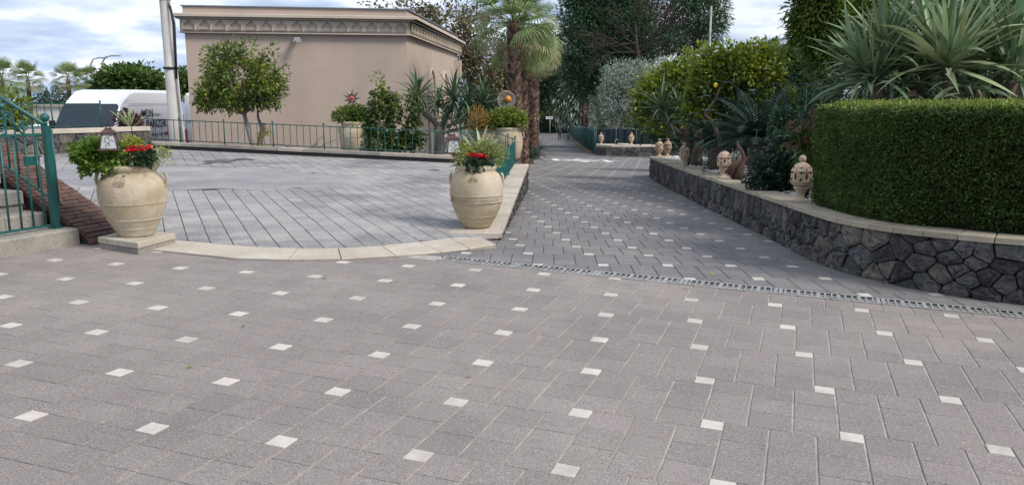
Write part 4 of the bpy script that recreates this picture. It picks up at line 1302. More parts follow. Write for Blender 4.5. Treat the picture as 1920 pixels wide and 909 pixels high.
zz = at(896, 425, 9.0).z
potR.z = ztL(.34) + .0
# right pedestal wing of the wall end under the jar
ends = [Vector((-.72, 8.66, 0)), Vector((WALLX(8.66) + .03, 8.66, 0)), Vector((WALLX(9.5), 9.5, 0)), Vector((-.72, 9.5, 0))]
pedR = thing('pedestal', 'sandstone block end of the retaining wall under the cyclamen jar', 'pedestal', (-.4, 9.0, 0))
for k in range(3):
    x0, x1 = -.70 + k * .185, -.70 + (k + 1) * .185 - .006
    MB().prism([(x0 + .4, -.37, .0045), (x1 + .4, -.37, .0045), (x1 + .4 + .02, .30, .0125), (x0 + .4, .30, .0125)], .062, .006).build('block', 'capstone_pale', pedR)
MB().box((-.03, .02, -.13), (.52, .72, .14)).build('base', 'mortar', pedR)
jR = jar((-.405, 9.03, .018), 'two handled terracotta jar with red cyclamen on the wall end', PROF2, 'terracotta', .71, (.272, .545, .020), [(.306, .375, .005), (.300, .30, .005), (.228, .135, .010), (.190, .075, .010)], 'planted terracotta jars', R(-4), s=1.0)
pot_rosette(jR, .555, .285)
mb = MB()
for k in range(40):       # incised zigzag band
    a = -PI * .85 + PI * .7 * k / 39
    z = .315 + (.045 if k % 2 else 0)
    r_ = .2975 + (z - .29) * .15 + .005
    mb.v.append((r_ * math.cos(a), r_ * math.sin(a), z))
pts = mb.v; mb = MB(); mb.tube(pts, .0028, 4, False).build('zigzag', 'terracotta', jR)

# big planters behind the railing
gz = -.10
PROF3 = [(.001, 0), (.26, 0), (.29, .06), (.34, .22), (.365, .40), (.355, .55), (.32, .66), (.29, .70), (.31, .73), (.325, .76), (.30, .79), (.27, .78), (.27, .70)]
def bigjar(px, pybase, Y, label, s=1.0, h=(.34, .60, .02)):
    p = at(px, pybase, Y)
    return jar((p.x, Y, p.z), label, PROF3, 'terracotta', .79, h, [(.362, .45, .008)], 'big terracotta jars behind the railing', 0, s), p
j3, p3 = bigjar(667, 292, 18.6, 'big terracotta jar behind the railing in front of the beige wall')
j4, p4 = bigjar(912, 302, 19.2, 'big terracotta jar behind the railing under bright green foliage', 1.0)
j5, p5 = bigjar(953, 299, 18.2, 'handled terracotta jar at the outer corner of the green railing', .92, (.34, .60, .03))
j5b = None

# corten planter with agave
pcx = hit(247, 279, PC)
cyl = thing('steel_planter', 'rust brown cylindrical planter standing at the courtyard corner', 'planter', pcx)
MB().lathe([(.001, 0), (.285, 0), (.29, .20), (.300, .205), (.300, .24), (.29, .245), (.29, .44), (.27, .45), (.265, .41), (.001, .41)], 32).build('drum', 'corten', cyl)

# ================================================================== LANTERNS
def lantern(hx, hy, hz, label, hook_from, s=1.0, lean=0):
    t = thing('lantern', label, 'lantern', (hx, hy, hz), R(20), 'lanterns hung over the jars')
    wt_, wb2, H = .062 * s, .095 * s, .17 * s
    def P(i, h): a = PI / 4 + i * PI / 2; w_ = (wb2 + (wt_ - wb2) * h / H) * 1.414; return Vector((w_ * math.cos(a), w_ * math.sin(a), h))
    for i in range(4):
        MB().tube([P(i, 0), P(i, H)], .008 * s, 5).build('frame_bar', 'copper', t)
        q = [P(i, .004) * .97, P(i + 1, .004) * .97, P(i + 1, H) * .97, P(i, H) * .97]
        q = [Vector((a.x, a.y, b.z)) for a, b in zip(q, [P(i, .004), P(i + 1, .004), P(i + 1, H), P(i, H)])]
        n_ = (q[1] - q[0]).cross(q[2] - q[1]).normalized()
        pane = MB().prism(q, .004, 0, n_).build('pane', 'frost', t)
        mb = MB(); c_ = sum(q, Vector()) / 4 + n_ * .004; ux = (q[1] - q[0]).normalized(); uz = n_.cross(ux)
        for a_, b_, r_ in ((-.02, .02, .022), (.025, -.02, .026), (-.01, -.045, .02), (.02, .045, .018)):
            mb.tube([c_ + ux * (a_ + r_ * math.cos(k * .9)) * s + uz * (b_ + r_ * 1.3 * math.sin(k * .9 + .4)) * s for k in range(6)], .0022 * s, 4, False)
        mb.build('tracery', 'iron', pane)
    MB().box((0, 0, -.006), (.215 * s, .215 * s, .02 * s)).build('base', 'copper', t)
    MB().add([(a * s, b * s, H + h * s) for h, k in ((0, .085), (.012, .088), (.045, .045)) for a, b in ((-k, -k), (k, -k), (k, k), (-k, k))],
             [(3, 2, 1, 0), (0, 1, 5, 4), (1, 2, 6, 5), (2, 3, 7, 6), (3, 0, 4, 7), (4, 5, 9, 8), (5, 6, 10, 9), (6, 7, 11, 10), (7, 4, 8, 11), (8, 9, 10, 11)]).box((0, 0, H + .055 * s), (.07 * s, .07 * s, .02 * s)).build('cap', 'copper', t)
    MB().tube([(.0 + .02 * math.cos(a), 0, H + .085 * s + .02 * math.sin(a)) for a in [k * PI / 5 for k in range(11)]], .003, 4, False).build('ring', 'iron', t)
    hk = thing('lantern_hook', 'thin iron shepherd hook carrying the ' + hook_from[3], 'hook', hook_from[:3])
    f = Vector(hook_from[:3]); e_ = Vector((hx, hy, hz + H + .11 * s)) - f
    MB().tube([(0, 0, 0), (0, 0, e_.z * .8), (e_.x * .05, e_.y * .1, e_.z + .06), (e_.x * .5, e_.y * .5, e_.z + .11), (e_.x * .95, e_.y * .95, e_.z + .05), (e_.x, e_.y, e_.z - .01)], .0042, 5).build('rod', 'iron', hk)
lantern(xat(205, potL.y - .22, potL.z + .9), potL.y - .22, potL.z + .84, 'copper lantern with frosted panes over the jar by the stair', (potL.x + .02, potL.y + .05, potL.z + .62, 'lantern beside the stair jar'), .80)
lantern(xat(848, 9.0, .95), 9.0, .87, 'copper lantern with frosted panes hanging beside the cyclamen jar', (-.405 - .02, 9.1, .64, 'lantern beside the cyclamen jar'), .85)

# ================================================================== URNS
def urn_parts(label, loc, s=1.0, finial=True, m='terracotta_pink'):
    t = thing('garden_urn', label, 'urn', loc, random.uniform(0, 6), 'pierced terracotta urn lights on the walls')
    t.scale = (s, s, s)
    ft = [(.001, 0), (.098, 0), (.100, .012), (.085, .022), (.055, .036), (.044, .055), (.046, .08), (.060, .108), (.085, .140), (.094, .155), (.094, .168), (.082, .172), (.001, .172)]
    ft = [(r * .88, z) for r, z in ft]
    MB().lathe(ft, 28).build('foot', m, t)
    bd = [(.001, .172), (.085, .174), (.112, .186), (.130, .205), (.134, .222), (.139, .224), (.139, .232), (.134, .234), (.136, .27), (.134, .315), (.130, .335), (.136, .338), (.136, .348), (.128, .350), (.118, .375), (.098, .400), (.070, .420), (.040, .432), (.034, .438)]
    bd = [(r * .86, z) for r, z in bd]
    MB().lathe(bd + [(.001, .438)], 32).build('globe', m, t)
    if finial: MB().sph((0, 0, .475), .042, 10, 1.0).lathe([(.034, .43), (.026, .438), (.026, .446)], 16).build('finial', m, t)
    def hole(a, z, shp, r):
        rot = Matrix.Rotation(a, 3, 'Z'); mb = MB()
        p = [rot @ Vector((r * .86 + .0025, x, z + y)) for x, y in shp]
        mb.prism(p, .02, 0, rot @ Vector((1, 0, 0))); mb.build('piercing', 'hole_dark', t)
    for k in range(6):
        a = k * PI / 3
        hole(a, .285, [(0, -.042), (.010, -.015), (.010, .015), (0, .042), (-.010, .015), (-.010, -.015)], .1355)
        hole(a + PI / 6, .250, [(-.023, -.008), (.023, -.008), (.006, .008), (0, .026), (-.006, .008)], .1365)
        hole(a + PI / 6, .325, [(-.023, .007), (-.006, -.006), (0, -.019), (.006, -.006), (.023, .007)], .133)
        hole(a + PI / 6, .380, [(0, -.013), (.009, 0), (0, .013), (-.009, 0)], .1165)
        hole(a, .365, [(0, -.007), (.007, 0), (0, .007), (-.007, 0)], .1255)
    return t
u0, s_ = nearR(1501, .15)
urn = urn_parts('nearest pierced terracotta urn, on the coping against the clipped hedge', u0 + Vector((0, 0, .001)), 1.0)
def urn_copy(loc, label, s=1.0, drop=False):
    c = copy_tree(urn); c['label'] = label; c.location = loc; c.scale = (s, s, s); c.rotation_euler.z = random.uniform(0, 6)
    if drop:
        for ch in [x for x in bpy.data.objects if x.parent == c and x.name.startswith('finial')]: bpy.data.objects.remove(ch)
    return c
for px, ins, lab, dr_, s in ((1357, .16, 'pierced terracotta urn missing its ball finial, beside the gnarled trunk', True, 1.0), (1282, .16, 'darker pierced urn on the coping in front of the twin trunk', False, .98),
                          (1236, .14, 'pierced urn nearest the far end of the long curved coping', False, 1.0)):
    q, ss = nearR(px, ins); urn_copy(q + Vector((0, 0, .001)), lab, s, dr_)
q, ss = nearR(1244, .2); q = at(1251, 292, q.y + 1.4); urn_copy((q.x, q.y, ztR(ss) - .03), 'pierced urn standing back on the white gravel behind two others', 1.0)
zf_ = ztF(1)
for px, lab in ((1127, 'pierced urn on the left end of the far planter slab'), (1184, 'pierced urn on the far planter slab beside the small tap')):
    urn_copy((xat(px, 45.0, zf_ + .3), 45.0, zf_), lab, 1.33)
tap = thing('garden_tap', 'small bent metal tap between the far urns', 'tap', (xat(1153, 45.0, zf_), 45.0, zf_))
MB().tube([(0, 0, 0), (0, 0, .22), (.05, 0, .30), (.12, 0, .30), (.15, 0, .22)], .018, 6).build('spout', 'galv', tap)
MB().lathe([(.001, 0), (.35, 0), (.38, .04), (.30, .07), (.001, .06)], 16, (.45, 0, 0)).build('basin', 'capstone_pale', tap)

# ================================================================== POT PLANTS
def foliage_thing(name, label, cat, base, parts, group=None):
    """parts: list of (partname, blobs, n, clumps, spread, leaf length, width, material, extra dict)"""
    t = thing(name, label, cat, base, 0, group)
    bo = Vector(base); res = None
    for (nm, blobs, n, cl, sp, ln, wd, m, kw) in parts:
        bl = [(b[0] - bo.x, b[1] - bo.y, b[2] - bo.z, *b[3:6]) for b in blobs]
        o, C = crown(nm, bl, n, cl, sp, ln, wd, m, t, **kw)
        res = C if res is None else res
    return t, res
pl = potL
def bl(x, y, z, rx, ry, rz): return (x, y, z, rx, ry, rz)
ger, C = foliage_thing('geranium', 'bushy green geranium spilling over the jar beside the stair', 'potted plant', (pl.x, pl.y, pl.z + .66),
    [('foliage', [bl(pl.x - .20, pl.y - .02, pl.z + .78, .24, .20, .11), bl(pl.x - .34, pl.y - .05, pl.z + .76, .15, .15, .11), bl(pl.x - .10, pl.y - .16, pl.z + .68, .13, .08, .12), bl(pl.x - .28, pl.y - .12, pl.z + .68, .10, .08, .08)], 2300, 70, .035, .042, .036, 'leaf_fresh', dict(curl=.3)),
     ('sprig', [bl(pl.x - .02, pl.y, pl.z + .84, .06, .07, .15), bl(pl.x + .02, pl.y, pl.z + .80, .09, .08, .12)], 700, 26, .026, .034, .024, 'leaf_lime', dict(curl=.3)),
     ('variegated_leaves', [bl(pl.x + .10, pl.y - .05, pl.z + .74, .10, .1, .07), bl(pl.x + .30, pl.y - .02, pl.z + .75, .06, .07, .08), bl(pl.x + .03, pl.y - .12, pl.z + .70, .10, .07, .07)], 700, 26, .026, .032, .022, 'leaf_variegated', dict(curl=.2))])
mb = MB()
for k in range(26):
    a = random.random() * 6.28; x, y = random.uniform(-.2, .2), random.uniform(-.1, .1)
    mb.tube([(0, 0, -.1), (x * .5, y, .02), (x, y, .14)], .005, 4)
mb.build('stems', 'leaf_citrus', ger)
def cyclamen(loc, label, n=26, s=1.0):
    t = thing('cyclamen', label, 'flower', loc, 0, 'red cyclamens in the jars')
    o, C = crown('leaves', [(0, 0, 0, .12 * s, .10 * s, .04)], 260, 16, .025, .055, .05, 'leaf_dark', t)
    for k in range(n):
        a = k * 2.4; r = .11 * s * math.sqrt((k + .5) / n)
        x, y, z = r * math.cos(a), r * .8 * math.sin(a), .075 + random.uniform(-.02, .03)
        P = np.array([[x, y, z]] * 6) + rng.normal(size=(6, 3)) * .004
        D = np.array([[math.cos(q * 1.05), math.sin(q * 1.05), .75] for q in range(6)])
        V, F = leaves(P, D, .040, .034, .35, .15)
        f = np_mesh('bloom', V, F, 'flower_red', t)
    return t
cyclamen((pl.x + .14, pl.y - .10, pl.z + .735), 'red cyclamen flowering at the right rim of the stair jar')
pr = Vector((-.405, 9.03, .018))
eu, C = foliage_thing('euonymus', 'yellow green variegated shrub filling the jar on the wall end', 'potted plant', (pr.x, pr.y, pr.z + .66),
    [('foliage', [bl(pr.x - .12, pr.y, pr.z + .80, .14, .14, .13), bl(pr.x + .12, pr.y + .04, pr.z + .84, .15, .14, .11), bl(pr.x + .24, pr.y, pr.z + .82, .08, .1, .07), bl(pr.x - .10, pr.y - .10, pr.z + .73, .12, .06, .06)], 2000, 70, .030, .036, .022, 'leaf_variegated', dict(curl=.25)),
     ('young_leaves', [bl(pr.x + .05, pr.y, pr.z + .90, .12, .12, .06), bl(pr.x - .14, pr.y, pr.z + .86, .12, .1, .06)], 500, 26, .026, .034, .02, 'leaf_lime', dict(curl=.25))])
cyclamen((pr.x + .02, pr.y - .15, pr.z + .72), 'red cyclamen at the front of the jar on the wall end', 24, .9)

AG_B = [blade('agave_leaf', .50, .055, b, 'leaf_agave_pale', fold=.35, seg=6, tipr=.02) for b in (.1, .35, .6)]
ag = thing('agave', 'pale striped agave rising behind the cyclamen jar', 'potted plant', (pr.x + .05, pr.y + .12, pr.z + .70))
rosette(ag, (0, 0, 0), AG_B, 15, .55, 1.35, .75, 1.05)
ag2 = thing('agave', 'pale agave standing in the rust brown steel planter', 'potted plant', (pcx.x, pcx.y, pcx.z + .42))
AG_C = [blade('agave_leaf', .62, .075, b, 'leaf_agave_pale', fold=.35, seg=6, tipr=.02) for b in (.1, .3)]
rosette(ag2, (0, 0, 0), AG_C, 13, .55, 1.40, .7, 1.0)
pu, C = foliage_thing('cordyline', 'dark purple leaved plant around the agave in the steel planter', 'potted plant', (pcx.x, pcx.y, pcx.z + .42),
    [('foliage', [bl(pcx.x - .18, pcx.y + .1, pcx.z + 0.58, .14, .18, .17), bl(pcx.x + .04, pcx.y + .1, pcx.z + 0.56, .12, .18, .15), bl(pcx.x, pcx.y + .2, pcx.z + 0.58, .2, .2, .15)], 800, 60, .04, .09, .024, 'leaf_purple', dict(curl=.1))])

# foliage in the big jars behind the railing
for p, lab, m, w_ in ((p3, 'round green parsley like bush in the jar before the beige wall', 'leaf_dark', 1.0), (p4, 'bright green bush in the jar left of the corner jar', 'leaf_fresh', 1.15), (p5, 'bright green bush topping the corner jar by the path', 'leaf_fresh', .9)):
    x, y, z = p.x, p.y, p.z + .78
    foliage_thing('geranium', lab, 'potted plant', (x, y, z), [('foliage', [bl(x - .12, y, z + .12, .36 * w_, .32, .16), bl(x + .15, y, z + .10, .32 * w_, .3, .15), bl(x, y, z + .22, .25 * w_, .25, .12)], 2600, 80, .055, .060, .05, 'leaf_hedge_lime' if m == 'leaf_fresh' else 'leaf_citrus', dict(curl=.3))], 'bushes in the big jars')

# garden ornaments on stakes
def stake(loc, top, label, kind):
    t = thing('garden_stake', label, 'ornament', loc)
    h_ = top.z - loc[2]
    MB().tube([(0, 0, 0), (0, 0, h_)], .012, 5).build('rod', 'galv', t)
    if kind == 'sun':
        for k in range(9):
            a = 2 * PI * k / 9
            d = Vector((math.cos(a), -.25, math.sin(a)))
            n = Vector((-math.sin(a), 0, math.cos(a)))
            MB().add([d * .05 + n * .05, d * .22, d * .05 - n * .05, d * .10 + Vector((0, -.05, 0))], [(0, 1, 3), (3, 1, 2), (0, 3, 2), (0, 2, 1)]).build('petal', 'tin', t, (0, 0, h_))
        MB().sph((0, -.09, h_), .05, 10).build('ball', 'red_ball', t)
    else:
        MB().lathe([(.001, .0), (.10, .01), (.20, .045), (.235, .07), (.23, .075), (.19, .055), (.001, .012)], 24).build('dish', 'tin', t)
        o = [c for c in bpy.data.objects if c.parent == t and c.name.startswith('dish')][0]
        o.location = (0, 0, h_); o.rotation_euler = (PI / 2, 0, R(15))
        MB().sph((.06, -.10, h_ + .02), .085, 10).build('ball', 'orange_ball', t)
p = at(662, 240, 18.7); stake((p.x, 18.7, .55), at(662, 184, 18.7), 'metal flower stake with red ball against the beige wall', 'sun')
p = at(948, 240, 19.8); stake((p.x, 19.8, .3), at(946, 188, 19.8), 'round metal dish stake with orange ball before the palm trunk', 'dish')

# ================================================================== LEFT TREES AND PLANTS BEHIND THE RAILING
def tree(name, label, Y, base_px, base_z, fork_px, blobs, n, clumps, spread, ln, wd, m, bark='bark', r0=.08, group=None, extra=None, lo=.5, droop=.1, nt_=9, cat='tree', deepbase=0, curl=.15):
    b = at(base_px[0], base_px[1], Y + deepbase); b.z = base_z
    f = at(fork_px[0], fork_px[1], Y + deepbase)
    t = thing(name, label, cat, b, 0, group)
    BL = [bpx(*q[:4], Y, q[4] if len(q) > 4 else 0) for q in blobs]
    BL = [(q[0] - b.x, q[1] - b.y, q[2] - b.z, *q[3:]) for q in BL]
    o, C = crown('crown', BL, n, clumps, spread, ln, wd, m, t, lo=lo, droop=droop, curl=curl)
    if extra:
        for (nm, frac, m2, up) in extra:
            BL2 = [(q[0], q[1], q[2] + q[5] * up, q[3] * .95, q[4], q[5] * .8) for q in BL]
            crown(nm, BL2, int(n * frac), int(clumps * frac) + 5, spread, ln, wd, m2, t, lo=lo)
    mb = MB()
    tips = [tuple(C[k]) for k in rng.integers(0, len(C), nt_)]
    branches(mb, (0, 0, 0), tips, r0, f - b)
    mb.build('trunk', bark, t)
    return t
tree('citrus_tree', 'round leafy citrus tree in front of the beige wall', 19.4, (489, 282), -.1, (458, 214),
     [(450, 152, 66, 38), (402, 165, 34, 30), (424, 108, 30, 24), (497, 160, 34, 32), (506, 108, 6, 24), (472, 108, 20, 24), (394, 118, 12, 20), (528, 148, 10, 12), (514, 182, 12, 14), (385, 185, 14, 12), (455, 188, 50, 14)], 5600, 150, .10, .12, .046, 'leaf_citrus',
     'bark_grey', .065, extra=[('young_shoots', .22, 'leaf_lime', .25)], nt_=16, droop=.15)
t = thing('tree_stump', 'pruned second trunk with green shoots beside the citrus tree', 'trunk', at(486, 286, 19.6))
MB().tube([(0, 0, -.2), (.03, 0, .25), (.12, 0, .55), (.14, 0, .72)], [.085, .075, .07, .075], 8).tube([(.1, 0, .6), (.02, 0, .85), (.02, 0, 1.3)], [.05, .03, .012], 6).build('trunk', 'bark_grey', t)
crown('shoots', [(.06, -.1, .25, .06, .05, .22), (.18, -.05, .5, .08, .05, .08)], 160, 14, .035, .07, .035, 'leaf_lime', t)

# cycad fronds: a midrib with two rows of narrow leaflets
def frond_mesh(name, ln, m, bend=.9, lw=.16, n=26, thin=.016, droop=.25):
    V = []; F = []; p = np.array([0., 0., 0.]); ang = 0
    pts = []
    for k in range(n + 1):
        t = k / n; ang = -bend * t ** 1.5; pts.append((p.copy(), ang)); p = p + np.array([math.cos(ang), 0, math.sin(ang)]) * ln / n
    for k in range(2, n + 1):
        p, ang = pts[k]; t = k / n
        L_ = lw * (math.sin(min(1, t * 1.25 + .15) * PI) ** .5 if t < .85 else (1 - t) * 3.0 + .25)
        for s in (-1, 1):
            d = np.array([.55 * math.cos(ang), s * .85, .55 * math.sin(ang) - droop + .25]); d = d / np.linalg.norm(d)
            w_ = np.array([math.cos(ang), 0, math.sin(ang)]) * thin
            o = len(V); q = p + d * L_ * .5 + np.array([0, 0, .01]); e_ = p + d * L_ - np.array([0, 0, L_ * .12])
            V += [p - w_ * .5, p + w_ * .5, q + w_ * .5, q - w_ * .5, e_]
            F += [(o, o + 1, o + 2, o + 3), (o + 3, o + 2, o + 4)]
    o = len(V)
    for k in range(0, n + 1, 2):
        p, ang = pts[k]; r = .009 * (1.2 - k / n)
        V += [p + np.array([0, -r, 0]), p + np.array([0, r, 0]), p + np.array([0, 0, -r * 1.5])]
    q = n // 2
    for k in range(q):
        a, b = o + 3 * k, o + 3 * k + 3
        F += [(a, a + 1, b + 1, b), (a + 1, a + 2, b + 2, b + 1), (a + 2, a, b, b + 2)]
    me = bpy.data.meshes.new(name); me.from_pydata([tuple(v) for v in V], [], F); me.materials.append(MT[m]); me.update()
    return me
FR = [frond_mesh('frond', 1.0, 'leaf_cycad', b) for b in (.6, 1.0, 1.4)]
def cycad(label, base, rad, n=30, e0=.05, e1=1.15, group='cycads in the garden', trunkh=.3):
    t = thing('cycad', label, 'cycad', base, 0, group)
    MB().lathe([(.001, -.1), (.16, -.1), (.19, trunkh * .5), (.14, trunkh), (.001, trunkh + .03)], 12).build('trunk', 'bark', t)
    for k in range(n):
        el = e0 + (e1 - e0) * (k + .5) / n; az = k * 2.39996
        Mx = Matrix.Translation((0, 0, trunkh)) @ Matrix.Rotation(az, 4, 'Z') @ Matrix.Rotation(-el, 4, 'Y') @ Matrix.Scale(rad * random.uniform(.85, 1.1), 4)
        inst('frond', FR[k % 3], t, Mx)
    return t
def base_at(px, Y, z): return Vector((xat(px, Y, z), Y, z))
cycad('low cycad fanning its fronds behind the railing beside the citrus stump', base_at(572, 18.9, -.10), .85, 26, .15, 1.0, trunkh=.1)
cycad('small cycad with sparse fronds just left of the first big jar', base_at(618, 18.7, -.15), .55, 16, .2, 1.1, trunkh=.1)
cycad('dark cycad under the branching dracaena behind the railing', base_at(905, 20.3, -.2), .95, 30, .1, 1.1, trunkh=.4)
# climbing shrub on a frame, tall shoots
Yc = 18.5
cl_, C = foliage_thing('climbing_shrub', 'tall leafy climbing shrub with long shoots against the beige wall', 'shrub', base_at(712, Yc, -.2),
    [('foliage', [bpx(*q, Yc) for q in ((708, 268, 30, 28), (716, 230, 20, 28), (712, 190, 13, 22), (708, 160, 5, 22), (738, 215, 12, 30), (740, 265, 20, 25), (690, 250, 14, 22), (739, 172, 4, 12), (755, 250, 12, 25), (700, 205, 12, 8))], 3600, 130, .06, .085, .06, 'leaf_broad', dict(curl=.25, droop=.2)),
     ('young_leaves', [bpx(*q, Yc) for q in ((708, 150, 5, 12), (714, 180, 10, 14), (740, 200, 10, 20))], 350, 26, .05, .08, .055, 'leaf_hedge_lime', dict(curl=.25))])
mb = MB()
for dx, top in ((-.05, 1.75), (.30, 1.3), (.05, 1.2), (-.3, .8), (.55, .8)): mb.tube([(0, 0, 0), (dx * .6, 0, top * .5), (dx, 0, top)], [.02, .014, .005], 5)
mb.build('stems', 'bark_grey', cl_)
sh2, C = foliage_thing('climbing_shrub', 'sparse leafy shrub growing up beside the dracaena trunk', 'shrub', base_at(780, Yc, -.2),
    [('foliage', [bpx(*q, Yc) for q in ((775, 180, 8, 25), (778, 215, 12, 25), (772, 250, 14, 25), (788, 262, 12, 12), (760, 272, 22, 16))], 1300, 60, .05, .085, .06, 'leaf_broad', dict(curl=.25, droop=.2))])
MB().tube([(0, 0, 0), (-.05, 0, .7), (-.06, 0, 1.55)], [.02, .014, .005], 5).build('stems', 'bark_grey', sh2)
# dracaena with heads
YD = [blade('yucca_leaf', .80, .046, b, 'leaf_yucca', fold=.25, seg=6, tipr=.02) for b in (.3, .9, 1.6, 2.3)]
dra = thing('dracaena', 'branching dracaena with spiky heads and pale bent trunk behind the railing', 'tree', base_at(825, 19.0, -.3))
b0 = Vector(dra.location)
heads = [((784, 182), .95), ((851, 188), 1.05), ((880, 208), .95), ((822, 200), .8), ((908, 196), 1.0), ((862, 218), .85), ((838, 222), .8)]
mb = MB()
lp = lambda x, y, Y=19.0: at(x, y, Y) - b0
mb.tube([(0, 0, -.3), lp(825, 265), lp(823, 238)], [.13, .12, .11], 10)
mb.tube([lp(823, 240), lp(812, 226), lp(793, 212), lp(785, 192)], [.08, .065, .06, .05], 8)
mb.tube([lp(824, 240), lp(835, 222), lp(848, 200), lp(851, 188)], [.07, .05, .045, .04], 8)
mb.tube([lp(826, 244), lp(850, 232), lp(872, 226), lp(880, 214)], [.05, .035, .03, .03], 8)
mb.tube([lp(828, 250), lp(870, 240), lp(895, 225), lp(905, 205)], [.045, .035, .03, .03], 8)
mb.tube([lp(803, 220), lp(806, 213)], [.03, .015], 6)
mb.build('trunk', 'bark_grey', dra)
for (hx, hy), s in heads:
    rosette(dra, lp(hx, hy), YD, 58 if s > .9 else 40, -.7, 1.5, .8 * s, 1.12 * s)
rb, C = foliage_thing('dry_flower_shrub', 'rust orange dried flower heads in front of the dracaena', 'shrub', base_at(905, 18.0, -.2),
    [('flowers', [bpx(898, 218, 18, 16, 18.0), bpx(885, 232, 12, 12, 18.0), bpx(912, 228, 12, 14, 18.0)], 1500, 50, .05, .03, .02, 'flower_rust', dict())])
MB().tube([(0, 0, 0), (-.05, 0, .8), (-.08, 0, 1.1)], [.02, .015, .01], 5).build('stems', 'bark', rb)

# ================================================================== PALMS
def fan_mesh(name, pet, rad, m, seg=20, droop=.6, spread=2.7):
    """a fan leaf along +X: petiole then pleated segments with hanging tips"""
    V = []; F = []
    r = .018; V += [(0, -r * 1.6, 0), (0, r * 1.6, 0), (pet, r, -.03 * pet), (pet, -r, -.03 * pet), (0, 0, -r), (pet, 0, -.03 * pet - r)]
    F += [(0, 1, 2, 3), (1, 4, 5, 2), (4, 0, 3, 5)]
    for k in range(seg):
        a = -spread / 2 + spread * (k + .5) / seg
        L_ = rad * (.80 + .25 * math.cos(a)) * random.uniform(.9, 1.06)
        d = np.array([math.cos(a), math.sin(a), 0]); n = np.array([-math.sin(a), math.cos(a), 0])
        base = np.array([pet, 0, -.03 * pet]); w1 = 2 * rad * .45 * math.tan(spread / seg / 2) * 1.05
        o = len(V)
        P0 = base; z1 = -.05 * rad * (1 - math.cos(a)); P1 = base + d * L_ * .45 + np.array([0, 0, z1 + (.012 if k % 2 else -.012)])
        P2 = base + d * L_ * .75 + np.array([0, 0, z1 - droop * .16 * rad]); P3 = base + d * L_ * (.95 - droop * .1) + np.array([0, 0, z1 - droop * .6 * rad * random.uniform(.7, 1.2)])
        V += [tuple(P0 - n * .006), tuple(P0 + n * .006), tuple(P1 + n * w1 * .5), tuple(P1 - n * w1 * .5), tuple(P2 + n * w1 * .28), tuple(P2 - n * w1 * .28), tuple(P3)]
        F += [(o, o + 1, o + 2, o + 3), (o + 3, o + 2, o + 4, o + 5), (o + 5, o + 4, o + 6)]
    me = bpy.data.meshes.new(name); me.from_pydata(V, [], F); me.materials.append(MT[m]); me.update()
    return me
FAN = [fan_mesh('frond', 1.0, .95, 'leaf_palm', droop=d) for d in (.2, .5, .9)]
FAND = [fan_mesh('frond', .9, .9, 'leaf_palm_dry', droop=d) for d in (1.0, 1.3)]
def boot_mesh():
    mb = MB(); mb.add([(0, -.5, 0), (0, .5, 0), (.35, .36, .7), (.35, -.36, .7), (.12, 0, .1), (.5, 0, .95)], [(0, 1, 2, 3), (3, 2, 5), (0, 3, 5, 4), (1, 4, 5, 2)])
    me = bpy.data.meshes.new('leaf_base'); me.from_pydata(mb.v, [], mb.f); me.materials.append(MT['palm_boot']); me.update(); return me
BOOT = boot_mesh()
def palm(label, x, y, z0, zt, r, cr, nf=44, boots=True, detail=True, group='fan palms', dry=.3, lean=(0, 0), skirt=1.15):
    t = thing('fan_palm', label, 'palm', (x, y, z0), 0, group)
    h = zt - z0; lx, ly = lean
    MB().tube([(lx * k / 8, ly * k / 8, h * k / 8) for k in range(9)], [r * (1.25 if k == 0 else 1.0 - .10 * k / 8) for k in range(9)], 16).build('trunk', 'bark_red' if boots else 'bark', t)
    if boots:
        rows = int(h / .085); cnt = 0; mbj = MB()
        for k in range(rows):
            for q in range(9):
                a = (q + .5 * (k % 2)) * 2 * PI / 9 + random.uniform(-.1, .1); hh = h * (k + .3) / rows
                Mx = Matrix.Translation((lx * hh / h + math.cos(a) * r * .93, ly * hh / h + math.sin(a) * r * .93, hh)) @ Matrix.Rotation(a, 4, 'Z') @ Matrix.Scale(.15 * random.uniform(.8, 1.2), 4)
                front_ = math.sin(a) < .25
                if front_ and cnt < 290 and hh > .6:
                    inst('leaf_base', BOOT, t, Mx); cnt += 1
                else:
                    mbj.add([Mx @ v.co for v in BOOT.vertices], [tuple(p.vertices) for p in BOOT.polygons])
        mbj.build('leaf_bases_joined', 'palm_boot', t, kind='stuff')
    top = Vector((lx, ly, h))
    for k in range(nf):
        u_ = (k + .5) / nf; el = 1.4 - (skirt + 1.1) * u_; az = k * 2.39996 + random.uniform(-.15, .15)
        me = FAN[min(2, int(u_ * 3.2))] if random.random() > dry * u_ * 1.6 else random.choice(FAND)
        Mx = Matrix.Translation(top) @ Matrix.Rotation(az, 4, 'Z') @ Matrix.Rotation(-el, 4, 'Y') @ Matrix.Rotation(random.uniform(-.5, .5), 4, 'X') @ Matrix.Scale(cr / 1.9 * random.uniform(.85, 1.1), 4)
        inst('frond', me, t, Mx)
    return t
def palm_px(label, px, Y, ytop, z0, rpx, crpx, **k):
    p = at(px, ytop, Y); return palm(label, xat(px, Y, 1.5), Y, z0, p.z, sz(rpx, Y), sz(crpx, Y), **k)
palm_px('nearest thick trunked fan palm left of the path, trunk shaggy with pale leaf bases', 966, 25.0, 44, -.95, 11, 104, nf=27, skirt=.75, group='fan palms left of the path', lean=(-.04, 0), dry=.15)
palm_px('second fan palm standing just behind the thick trunked one', 981, 27.0, 62, -1.05, 9.5, 92, nf=32, group='fan palms left of the path', lean=(-.1, 0), dry=.4)
palm_px('third fan palm with long drooping dry skirt further along the path', 1000, 37.0, 105, -1.3, 10, 62, nf=60, boots=True, group='fan palms left of the path', dry=.8)
